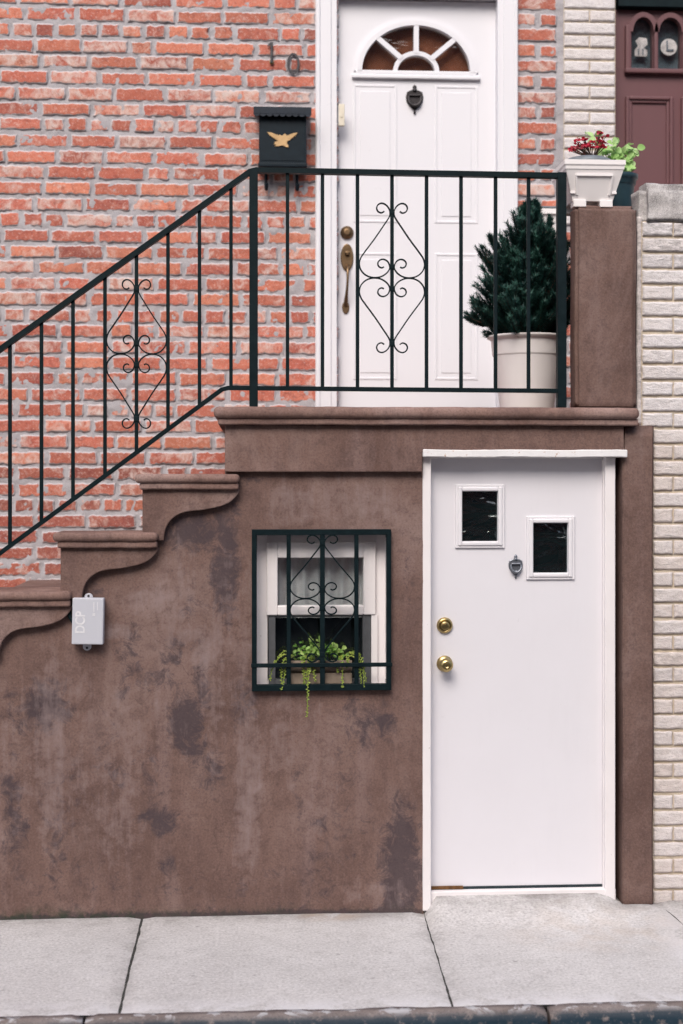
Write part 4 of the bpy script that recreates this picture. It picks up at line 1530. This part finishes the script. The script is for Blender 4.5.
# eagle emblem
mb = MB()
ec = (X(282.5, YM), Z(141, YM))
E = [(0, 4.5), (2.2, 6.6), (3.6, 5.6), (4.2, 4.4), (7, 5.6), (11, 7.2), (15.2, 7.6), (13, 5.0), (11.5, 4.2), (10.5, 2.6), (8.6, 1.6), (7.6, .2), (5.2, -.6), (4.2, -2.2), (4.8, -4.2), (6.2, -5.2), (5.4, -7.2), (3.2, -6.8), (1.6, -5.6), (-1, -5.4), (-4.5, -6.2), (-8.2, -6.0), (-6.2, -4.6), (-8.8, -4.0), (-7.2, -2.6), (-8.4, -1.6), (-6.0, -1.4), (-4.4, -.8), (-6.8, .6), (-8.6, 1.8), (-10.5, 2.8), (-11.6, 4.4), (-13.2, 5.2), (-15.2, 7.8), (-11, 7.4), (-7, 5.8), (-4.2, 4.6), (-2.6, 5.4), (-1.4, 4.6)]
mb.prism([(ec[0] + a / 192, ec[1] + b / 192) for (a, b) in E], YM - .0075, YM - .001, .0012, 1)
for s_ in (-1, 1):
    for q in range(4):
        xx = ec[0] + s_ * (5 + q * 2.2) / 192
        mb.strap([(xx, ec[1] + (5.4 + q * .4) / 192), (xx + s_ * .004, ec[1] + (1.6 + q * .7) / 192)], .0025, .003, YM - .0085)
mb.build('emblem', MT['gold'], mbx)
for px in (266, 297):
    mb = MB()
    x = X(px, YB - .05)
    pth = spline([(x, YB - .02, mz0 - .005), (x, YB - .025, mz0 - .05), (x, YB - .04, mz0 - .10), (x + .002, YB - .06, mz0 - .108), (x + .004, YB - .075, mz0 - .085)], 5)
    mb.tube(pth, .0085, 8)
    mb.build('hook', MT['mailbox'], mbx)

mb = MB()
x, zt_, zb_ = X(271.6, YB), Z(44, YB), Z(65, YB)
mb.box(x - .007, x + .007, YB - .022, YB - .014, zb_, zt_, .003)
mb.prism([(x - .006, zt_), (x - .022, zt_ - .018), (x - .022, zt_ - .026), (x - .006, zt_ - .016)], YB - .021, YB - .015)
mb.lathe([(.004, 0), (.004, .012)], (x, YB - .008, zt_ - .01), 'Y', 8)
mb.lathe([(.012, 0), (.012, .002), (.006, .005)], (x, YB - .014, zb_ + .006), 'Y', 12, m=1)
tag(mb.build('house_number', [MT['numgrey'], MT['brass']]), 'narrow metal digit 1 screwed to the brick above the mailbox', 'house number', 'house number digits')
mb = MB()
cx_, cz_ = X(293.2, YB), Z(65, YB)
n = 40
A = []
for k in range(n):
    a = 2 * math.pi * k / n
    c, s_ = math.cos(a), math.sin(a)
    wd = .008 + .004 * abs(c)
    A.append([mb.vert((cx_ + (rx) * c, y, cz_ + (rz) * s_)) for (rx, rz, y) in ((.033, .054, YB - .012), (.033, .054, YB - .022), (.033 - wd, .054 - .009, YB - .022), (.033 - wd, .054 - .009, YB - .012))])
for k in range(n):
    p, q = A[k], A[(k + 1) % n]
    for j in range(4): mb.face((p[j], p[(j + 1) % 4], q[(j + 1) % 4], q[j]))
for s_ in (-1, 1): mb.lathe([(.004, 0), (.004, .012)], (cx_, YB - .004, cz_ + s_ * .048), 'Y', 8)
tag(mb.build('house_number', MT['numgrey']), 'oval metal digit 0 screwed to the brick above the mailbox', 'house number', 'house number digits')

# ------------------------------------------------------------------ grey utility box
ub = thing('utility_box', 'light grey plastic meter box with white print under the scrolled step', 'utility box', (X(88), 0, Z(620)))
mb = MB()
u0, u1, uz0, uz1 = X(72, -.06), X(103.5, -.06), Z(643, -.06), Z(597, -.06)
rot = Matrix.Rotation(R(1.2), 3, 'Y')
mb.box(u0, u1, -.062, -.012, uz0, uz1, .005, rot=rot)
mb.build('body', MT['boxgrey'], ub)
for (px, py, s_) in ((88.5, 595.5, 1), (87, 645.5, -1)):
    mb = MB()
    x, z = X(px, -.02), Z(py, -.02)
    pl = [(x + .017 * math.cos(R(a)), z + s_ * .014 * math.sin(R(a))) for a in range(0, 181, 15)] + [(x - .017, z - s_ * .012), (x + .017, z - s_ * .012)]
    mb.prism(pl, -.020, -.010, .002, 1)
    mb.lathe([(.005, 0), (.005, .003)], (x, -.020, z + s_ * .003), 'Y', 10, m=1)
    mb.box(x - .012, x + .012, -.0105, .004, z - .006, z + .006, m=0)
    mb.build('lug', [MT['boxgrey'], MT['numgrey']], ub)


mb = MB()  # dark tube added in place of the shaded gap beside the box
mb.tube([(X(69.5), -.012, Z(592)), (X(69.5), -.014, Z(606)), (X(70), -.016, Z(614)), (X(74), -.022, Z(620))], .0095, 8)
mb.build('gap_shade_tube', MT['iron'], ub)


def text_mesh(name, body, size, loc, rot, mat, parent, ext=.0004, xs_=1.0):
    cu = bpy.data.curves.new(name, 'FONT')
    cu.body = body; cu.offset = size * .022; cu.size = size; cu.extrude = ext; cu.align_x = 'CENTER'; cu.align_y = 'CENTER'
    o = bpy.data.objects.new(name, cu)
    col.objects.link(o)
    dg = bpy.context.evaluated_depsgraph_get()
    me = bpy.data.meshes.new_from_object(o.evaluated_get(dg))
    bpy.data.objects.remove(o)
    M = Matrix.Translation(loc) @ rot.to_4x4() @ Matrix.Diagonal((xs_, 1, 1, 1))
    me.transform(M)
    me.materials.clear(); me.materials.append(mat)
    o = bpy.data.objects.new(name, me)
    col.objects.link(o)
    o.parent = parent
    if parent.type == 'EMPTY': o.matrix_parent_inverse = Matrix.Translation(-Vector(parent.location))
    return o


face = Matrix.Rotation(R(90), 3, 'X')
up90 = face @ Matrix.Rotation(R(90 - 1.2), 3, 'Z')
text_mesh('lettering', 'DCP', .056, (X(80.6, -.063), -.0626, Z(621, -.063)), up90, MT['boxtext'], ub, .0002, .84)
text_mesh('lettering', '●', .016, (X(93.8, -.063), -.0630, Z(613, -.063)), up90, MT['boxtext'], ub, .0006) if False else None
mb = MB()
mb.box(X(92.4, -.063), X(95, -.063), -.0634, -.0615, Z(614.6, -.063), Z(612, -.063))
mb.box(X(93.4, -.063), X(94.3, -.063), -.0632, -.0615, Z(611, -.063), Z(601, -.063))
mb.box(X(97.2, -.063), X(97.8, -.063), -.0632, -.0615, Z(609, -.063), Z(601, -.063))
mb.build('small_print', MT['boxtext'], ub)


# ------------------------------------------------------------------ plants
def leaf(mb, base, d, nrm, L, Wd, c, fold=.25, shape=None, m=0, curl=.0):
    """one leaf: midrib from base along d, blade spread along side; a few faces, folded at the rib"""
    d = d.normalized()
    side = d.cross(nrm)
    side = side.normalized() if side.length > 1e-5 else d.orthogonal().normalized()
    up = side.cross(d)
    prof = shape or [(0, .05), (.25, .75), (.5, 1.0), (.75, .75), (1.0, .06)]
    rows = []
    for (t, w) in prof:
        p = base + d * (L * t) - up * (curl * L * t * t)
        hw = Wd / 2 * w
        rows.append((mb.vert(p - side * hw + up * hw * fold, c), mb.vert(p, c), mb.vert(p + side * hw + up * hw * fold, c)))
    for a, b in zip(rows, rows[1:]):
        mb.face((a[0], a[1], b[1], b[0]), m, True); mb.face((a[1], a[2], b[2], b[1]), m, True)


rv = lambda s=1.0: Vector((random.uniform(-s, s), random.uniform(-s, s), random.uniform(-s, s)))
tint = lambda: (random.random(), random.random(), 0, 1)

# conifer in its cream pot on the landing
YP = .50
pcx, pcz = X(527, YP), LAND_Z
pot = thing('plant_pot', 'large round cream pot on the landing holding the dark conifer', 'plant pot', (pcx, YP, LAND_Z))
ph = Z(335, YP) - LAND_Z
mb = MB()
mb.lathe([(.118, 0), (.122, .004), (.148, ph * .55), (.156, ph * .74), (.159, ph * .745), (.161, ph * .76), (.166, ph - .030), (.169, ph - .018), (.184, ph - .012), (.185, ph - .003), (.182, ph), (.168, ph), (.160, ph - .02), (.155, ph - .06)], (pcx, YP, LAND_Z), 'Z', 48)
mb.build('body', MT['potcream'], pot)
mb = MB()
mb.lathe([(.002, ph - .045), (.08, ph - .04), (.158, ph - .05)], (pcx, YP, LAND_Z), 'Z', 32, cap=False)
mb.build('soil', MT['soil'], pot)
shrub = thing('conifer_shrub', 'dark blue green dwarf conifer with bristly shoots behind the railing', 'shrub', (pcx, YP, LAND_Z + ph - .04))
mb = MB()
hgt = Z(204, YP) - (LAND_Z + ph)
zb = LAND_Z + ph - .03
tip = Vector((X(531, YP), YP, zb + hgt + .03))
b0 = Vector((pcx, YP, zb))
mb.tube([b0, b0.lerp(tip, .4) + Vector((.01, 0, 0)), tip], lambda t: .016 * (1 - t) + .002, 8)
fo = MB()


def shoot(p0, d, L, n, nl=.024):
    """a shoot thick with needles"""
    d = d.normalized()
    p = Vector(p0)
    pts = [p.copy()]
    seg = 6
    for i in range(seg):
        d = (d + Vector((0, 0, .12)) + rv(.10)).normalized()
        p = p + d * (L / seg)
        pts.append(p.copy())
    mb.tube(pts, lambda t: .003 * (1 - t) + .0008, 4)
    cb = random.uniform(.1, .8)
    for i in range(n):
        t = random.uniform(.08, 1.0)
        q = t * seg
        a = min(int(q), seg - 1)
        base = pts[a].lerp(pts[a + 1], q - a)
        dd = (pts[a + 1] - pts[a]).normalized()
        r = rv(1).normalized()
        side = (r - dd * r.dot(dd)).normalized()
        nd = (dd * random.uniform(.35, 1.1) + side * random.uniform(.6, 1.0)).normalized()
        ll = nl * random.uniform(.7, 1.2)
        w = .0019
        c = (min(1, max(0, cb + random.uniform(-.2, .2) + .25 * (t > .85))), 0, 0, 1)
        s1 = nd.cross(dd).normalized() if nd.cross(dd).length > 1e-4 else nd.orthogonal()
        v = [fo.vert(base - s1 * w, c), fo.vert(base + s1 * w, c), fo.vert(base + nd * ll, c)]
        fo.face(v)


prof = [(0.0, .20), (.06, .31), (.16, .285), (.30, .235), (.45, .215), (.60, .195), (.68, .165), (.74, .065), (.9, .045), (1.0, .01)]


def rad_at(t):
    for (a, ra), (b, rb) in zip(prof, prof[1:]):
        if t <= b: return ra + (rb - ra) * (t - a) / (b - a)
    return .01


for i in range(860):
    t = min(.97, random.random() ** 1.15)
    a = random.uniform(0, 2 * math.pi)
    rr = rad_at(t) * (.92 + .6 * nz(math.cos(a) * 2.2 + 5, math.sin(a) * 2.2, t * 5))
    r_in = rr * random.uniform(.0, .55)
    p0 = b0.lerp(tip, t * .97) + Vector((math.cos(a) * r_in, math.sin(a) * r_in, random.uniform(-.02, .02)))
    d = Vector((math.cos(a), math.sin(a), random.uniform(.1, .75) + t * .8))
    L = max(.05, (rr - r_in) * random.uniform(.95, 1.25))
    shoot(p0, d, L, int(90 + 700 * L), .029)
# the few stray shoots of its outline
for (px, py, dx, dz, L) in ((545, 232, .5, .9, .09), (490, 262, -.7, .7, .09), (482, 322, -1, .1, .09), (492, 318, -1, .55, .13), (487, 325, -1, .25, .10), (498, 275, -.8, .8, .10), (500, 250, -.6, .5, .09), (530, 240, .0, 1, .16), (528, 245, -.2, 1, .12), (533, 232, .6, .7, .08), (560, 245, 1, .15, .13), (520, 250, -.4, 1, .09), (500, 335, -.7, -.1, .07)):
    for q in range(7):
        shoot((X(px, YP) + random.uniform(-.015, .015), YP + random.uniform(-.04, .04), Z(py, YP)), Vector((dx, random.uniform(-.3, .3), dz)) + rv(.15), L * random.uniform(.8, 1.1), int(90 + 500 * L), .022)
mb.build('trunk', MT['bark'], shrub)
fo.build('foliage', MT['conifer'], shrub, tint=True)


# square white planter on the pier, with its grey liner
def square_planter(name, label, cx, y0, zb, wt, wb, h, dp, liner=True):
    root = thing(name, label, 'planter', (cx, y0 + dp / 2, zb), 'square white planters')
    b = MB()
    fh_ = h * .14
    cy = y0 + dp / 2

    def ring(hw, hd, z): return [b.vert((cx + sx_ * hw, cy + sy * hd, z)) for (sx_, sy) in ((-1, -1), (1, -1), (1, 1), (-1, 1))]
    levels = [(wb / 2, dp / 2 * wb / wt, zb + fh_), (wt / 2 * .945, dp / 2 * .945, zb + h * .80), (wt / 2 * .96, dp / 2 * .96, zb + h * .80), (wt / 2 * .97, dp / 2 * .97, zb + h * .865), (wt / 2, dp / 2, zb + h * .90), (wt / 2, dp / 2, zb + h), (wt / 2 - .012, dp / 2 - .012, zb + h), (wt / 2 - .02, dp / 2 - .02, zb + h * .8)]
    rs = [ring(*l) for l in levels]
    for p, q in zip(rs, rs[1:]):
        for k in range(4): b.face((p[k], p[(k + 1) % 4], q[(k + 1) % 4], q[k]))
    b.face(rs[0][::-1])
    o = b.build('body', MT['potwhite'], root)
    # raised border of the front, following the taper
    f = MB()
    lean = (dp / 2 * .945 - dp / 2 * wb / wt) / (h * (.80 - .14))

    def fy(z): return cy - (dp / 2 * wb / wt + lean * (z - zb - fh_))
    def bar3(x0, z0, x1, z1, w):
        P0, P1 = Vector((x0, fy(z0) - .001, z0)), Vector((x1, fy(z1) - .001, z1))
        t = (P1 - P0).normalized(); s_ = Vector((t.z, 0, -t.x)) * w / 2; n_ = Vector((0, -.006, 0))
        q = [f.vert(P0 - s_ - n_), f.vert(P0 + s_ - n_), f.vert(P1 + s_ - n_), f.vert(P1 - s_ - n_)]
        r = [f.vert(P0 - s_ * .7 + n_), f.vert(P0 + s_ * .7 + n_), f.vert(P1 + s_ * .7 + n_), f.vert(P1 - s_ * .7 + n_)]
        f.face(r)
        for k in range(4): f.face((q[k], q[(k + 1) % 4], r[(k + 1) % 4], r[k]))
    z0_, z1_ = zb + h * .26, zb + h * .68
    bar3(cx - wt * .30, z1_, cx + wt * .30, z1_, .014)
    bar3(cx - wt * .30, z1_, cx - wt * .265, z0_, .012)
    bar3(cx + wt * .30, z1_, cx + wt * .265, z0_, .012)
    bar3(cx - wt * .38, z0_ + .01, cx - wt * .30, z0_ + .01, .012)
    bar3(cx + wt * .30, z0_ + .01, cx + wt * .38, z0_ + .01, .012)
    f.build('moulding', MT['potwhite'], root)
    for sx_ in (-1, 1):
        for sy in (-1, 1):
            q = MB()
            fx_, fy_ = cx + sx_ * wb * .33, cy + sy * dp * .27
            q.box(fx_ - wb * .16, fx_ + wb * .16, fy_ - .03, fy_ + .03, zb, zb + fh_ + .004, .003)
            q.build('foot', MT['potwhite'], root)
    if liner:
        q = MB()
        r0 = wt * .405
        q.lathe([(r0 * .8, h * .75), (r0, h * .97), (r0 * 1.02, h + .012), (r0 * .96, h + .026), (r0 * .80, h + .034), (r0 * .72, h + .026), (.004, h + .024)], (cx, cy, zb), 'Z', 32)
        q.build('liner', MT['potgrey'], root)
    return root


pz = Z(204.5, .02)
pw = X(626, -.02) - X(565, -.02)
square_planter('square_planter', 'white square planter with red flowers, standing on the brown pier', X(594.5, -.02), -.035, pz, pw, pw * .66, Z(156.5, -.02) - pz, pw * 1.12)

# red begonia
fcx_, fcy_, fz_ = X(592, .1), .09, Z(151, .1)
bg_ = thing('red_flowers', 'low cluster of red begonia flowers in the white planter', 'flowers', (fcx_, fcy_, fz_ - .02))
pe, st = MB(), MB()
for i in range(46):
    a, r = random.uniform(0, 6.28), .085 * math.sqrt(random.random())
    hh = (.055 * (1 - (r / .10) ** 2) + .012) * random.uniform(.6, 1.3)
    c = Vector((fcx_ - .015 + r * 1.05 * math.cos(a), fcy_ + r * .6 * math.sin(a), fz_ - .012 + hh))
    if random.random() < .12: c += Vector((.02, 0, .03))
    st.tube([Vector((fcx_, fcy_, fz_ - .02)), c], .0014, 4)
    tt = random.random()
    for k in range(5):
        d = (Vector((math.cos(k * 1.26 + i), math.sin(k * 1.26 + i), .35)) + rv(.3) + Vector((0, -.3, 0))).normalized()
        leaf(pe, c, d, rv(1), random.uniform(.012, .019), random.uniform(.010, .016), (min(1, max(0, tt + random.uniform(-.25, .25))), 0, 0, 1), .3)
st.tube([Vector((fcx_ + .02, fcy_, fz_)), Vector((fcx_ + .028, fcy_, fz_ + .075))], .002, 5)
for k in range(9):
    leaf(pe, Vector((fcx_ + .028, fcy_, fz_ + .07)) + rv(.012), rv(1), rv(1), .016, .013, tint(), .3)
st.build('stem', MT['bark'], bg_)
pe.build('petals', MT['red'], bg_, tint=True)

# dark pot behind it and its pale green plant
YQ = .36
dpx = X(617, YQ); dz_ = Z(212, YQ)
GPOT = thing('plant_pot', 'dark blue plastic pot behind the white planter', 'plant pot', (dpx, YQ, GZ))
mb = MB()
pz0_, pz1_ = pz - .002, Z(172, YQ)
mb.lathe([(.060, 0), (.066, .004), (.078, (pz1_ - pz0_) - .045), (.084, (pz1_ - pz0_) - .043), (.086, (pz1_ - pz0_) - .022), (.094, (pz1_ - pz0_) - .018), (.095, (pz1_ - pz0_)), (.086, (pz1_ - pz0_)), (.08, (pz1_ - pz0_) - .03), (.01, (pz1_ - pz0_) - .03)], (dpx, YQ, pz0_), 'Z', 32)
mb.build('body', MT['potblue'], GPOT)
PALE = thing('leafy_plant', 'pale green scallop leaved plant rising from the dark blue pot', 'plant', (dpx, YQ, pz1_ - .03))
lf, st = MB(), MB()
SH = [(0, .1), (.12, .7), (.35, 1.05), (.6, 1.0), (.85, .7), (1.0, .25)]
for (px, py, n_) in ((604, 150, 10), (612, 142, 12), (600, 138, 6), (590, 135, 4), (620, 150, 12), (627, 160, 10), (630, 150, 9), (634, 143, 9), (622, 165, 9), (628, 170, 6), (612, 158, 10), (606, 160, 6)):
    c = Vector((X(px, YQ), YQ + random.uniform(-.05, .03), Z(py, YQ)))
    st.tube(spline([Vector((dpx, YQ, pz1_ - .03)), Vector((dpx, YQ, pz1_)).lerp(c, .5) + rv(.01), c], 4), .0025, 5)
    for k in range(n_):
        d = rv(1); d.y -= .6; d = d.normalized()
        nrm = Vector((random.uniform(-.6, .6), -1, random.uniform(0, .9)))
        leaf(lf, c + rv(.022), d, nrm, random.uniform(.022, .040), random.uniform(.024, .040), tint(), .22, SH, curl=.3)
st.build('stem', MT['lime'], PALE, tint=True)
lf.build('leaves', MT['palegreen'], PALE, tint=True)
# a ledge stone to carry the dark pot, behind the pier
mb = MB()
mb.box(X(613, .25), X(637, .25), .105, .52, LAND_Z - .002, pz - .004, .012, 3)
mb.build('rear_pier', MT['pier'], stoop)

# white planter hung on the wall behind the shrub
wp = thing('wall_planter', 'small white planter hung on the brick behind the conifer', 'planter', (X(549, 1.2), YB, Z(265, 1.25)), 'white planters')
mb = MB()
YH = 1.22
x0, x1, z0, z1 = X(541, YH), X(562, YH), Z(266, YH), Z(212, YH)
A = [[mb.vert((a, y, z)) for (a, y) in ((q0, yf), (q1, yf), (q1, YB - .004), (q0, YB - .004))] for (q0, q1, yf, z) in ((x0 + .028, x1 - .012, YH + .05, z0), (x0 + .004, x1 - .002, YH, z1), (x0 - .006, x1 + .006, YH - .012, z1 + .003), (x0 - .006, x1 + .006, YH - .012, z1 + .03))]
for p, q in zip(A, A[1:]):
    for k in range(4): mb.face((p[k], p[(k + 1) % 4], q[(k + 1) % 4], q[k]))
mb.face(A[0][::-1]); mb.face(A[-1])
mb.build('body', MT['potwhite'], wp)
mb = MB()
mb.box(x0 - .008, x1 + .008, YH - .014, YB - .006, z1 + .031, z1 + .042, .003)
mb.build('rim', MT['potgrey'], wp)

# window box behind the grille with its plants
YX = .050
bxx = thing('window_box', 'narrow weathered wooden window box on the sill behind the grille', 'window box', (X(321, YX), YX, WIN[2]))
q0, q1 = X(288, YX - .05), X(352, YX - .05)
zb0, zb1 = WIN[2] + .014, Z(659, YX)
mb = MB()
mb.box(q0, q1, YX - .055, YX - .043, zb0 + .012, (zb0 + zb1) / 2 + .002, .003)
mb.box(q0, q1, YX - .055, YX - .043, (zb0 + zb1) / 2 + .012, zb1, .003)
mb.box(q0 + .004, q1 - .004, YX - .044, YX + .001, zb0, zb1 - .012, .003)
for x in (q0 + .02, q1 - .02): mb.box(x - .012, x + .012, YX - .05, YX + .001, zb0 - .0005, zb0 + .013, .002)
mb.build('body', MT['box_wood'], bxx)
mb = MB(); mb.box(q0 + .012, q1 - .012, YX - .04, YX - .003, zb1 - .02, zb1 - .009); mb.build('soil', MT['soil'], bxx)

lp = thing('leafy_plant', 'bright green ruffled foliage plant in the middle of the window box', 'plant', (X(322, YX), YX, zb1))
lf, st = MB(), MB()
RUF = [(0, .12), (.15, .6), (.35, 1.0), (.55, .85), (.7, 1.0), (.88, .6), (1.0, .12)]
st.tube([(X(296, YX), YX, zb1 - .014), (X(322, YX), YX, zb1 - .012), (X(345, YX), YX, zb1 - .014)], .003, 5)
for (px, py, n_, s_) in ((300, 648, 20, .8), (308, 652, 16, .9), (314, 645, 24, 1.2), (318, 655, 18, 1.0), (330, 650, 22, 1.1), (337, 652, 20, 1.1), (342, 658, 14, .9), (326, 657, 16, .9), (298, 657, 12, .8)):
    c = Vector((X(px, YX), YX - .03 + random.uniform(-.012, .015), Z(py, YX)))
    st.tube([Vector((X(px, YX), YX, zb1 - .015)), c], .002, 5)
    tt = random.uniform(.2, .8)
    for k in range(n_):
        d = rv(1); d.z += .5; d.y -= .3; d.normalize()
        leaf(lf, c + rv(.026), d, Vector((random.uniform(-.9, .9), -1, random.uniform(-.2, 1.2))), random.uniform(.011, .024) * s_, random.uniform(.009, .019) * s_, (min(1, max(0, tt + random.uniform(-.35, .35))), 0, 0, 1), .35, RUF, curl=.35)
st.build('stem', MT['lime'], lp, tint=True)
lf.build('leaves', MT['lime'], lp, tint=True)


def trailer(label, strands):
    base = strands[0][0]
    root = thing('trailing_plant', label, 'trailing plant', (X(base[0], YX), YX, zb1), 'yellow green trailing plants in the window box')
    lf, st = MB(), MB()
    for path in strands:
        pts = spline([Vector((X(p[0], p[2]), p[2] - (.022 if p[2] > -.03 else 0), Z(p[1], p[2]))) for p in path], 8)
        st.tube(pts, .0015, 4)
        L = sum((a - b).length for a, b in zip(pts, pts[1:]))
        n = int(L / .0056)
        for i in range(n):
            q = (i + random.random()) / n * (len(pts) - 1.001)
            a = int(q); p = pts[a].lerp(pts[a + 1], q - a)
            d = Vector(((-1) ** i * random.uniform(.4, 1), random.uniform(-.8, .2), random.uniform(-.1, .7)))
            s_ = random.uniform(.55, 1.15) * (1 - .35 * i / n)
            leaf(lf, p, d, Vector((random.uniform(-.5, .5), -1, .6)) , .0125 * s_, .0085 * s_, (min(1, max(0, random.gauss(.5, .25))), 0, 0, 1), .2)
    st.build('stem', MT['sedum'], root, tint=True)
    lf.build('leaves', MT['sedum'], root, tint=True)


F_ = -.005
trailer('longest trailing strand hanging through the grille below the window', [[(312, 656, .05), (310, 664, .0), (308, 680, -.038), (307.5, 698, -.045), (307, 717, -.04)], [(304, 652, .05), (303, 664, .01), (304, 676, .005), (304, 684, .005)], [(309, 658, .04), (313, 668, .005), (315, 681, .0)], [(306, 655, .04), (308, 662, .0), (306, 676, -.008)]])
trailer('leftmost trailing plant spilling over the window sill', [[(291, 654, .05), (283, 654, .02), (276, 660, .01), (272, 668, .01), (270, 680, .005)], [(290, 655, .05), (284, 659, .02), (281, 670, .005), (282, 684, .0)], [(288, 652, .05), (284, 650, .03), (279, 656, .02)], [(292, 656, .04), (287, 660, .01), (284, 676, .0), (281, 690, -.035)]])
trailer('trailing plant draped over the front of the window box right of its middle', [[(340, 656, .05), (342, 664, .01), (342, 678, .0), (342.5, 688, -.036)], [(345, 654, .05), (348, 660, .02), (346, 668, .005)], [(338, 657, .05), (337, 665, .01), (338, 672, .005)]])
trailer('rightmost trailing plant spilling beside the lower window corner', [[(349, 653, .05), (355, 654, .03), (360, 660, .01), (363, 672, .0), (364, 688, -.035)], [(350, 655, .05), (357, 660, .02), (360, 672, .0), (361, 684, .0)], [(352, 652, .05), (356, 652, .04), (361, 658, .02), (366, 682, .0)]])

# ------------------------------------------------------------------ street side opposite, seen in the glass
op = thing('row_house', 'brick row house on the far side of the street', 'house', (0, -16, 0))
mb = MB()
mb.box(-12, 12, -22, -16, -.15, 11.5)
mb.build('wall', MT['brickfar'], op)
for ix in range(-4, 5):
    for iz in range(2):
        mb = MB()
        x, z = ix * 2.5, 1.3 + iz * 3.2
        frame(mb, x - .55, x + .55, z, z + 1.8, .08, .08, .12, .10, -15.98, -16.05, .0)
        mb.box(x - .5, x + .5, -16.02, -15.995, z + .05, z + 1.75, m=1)
        mb.build('window', [MT['whitetrim'], MT['interior']], op)
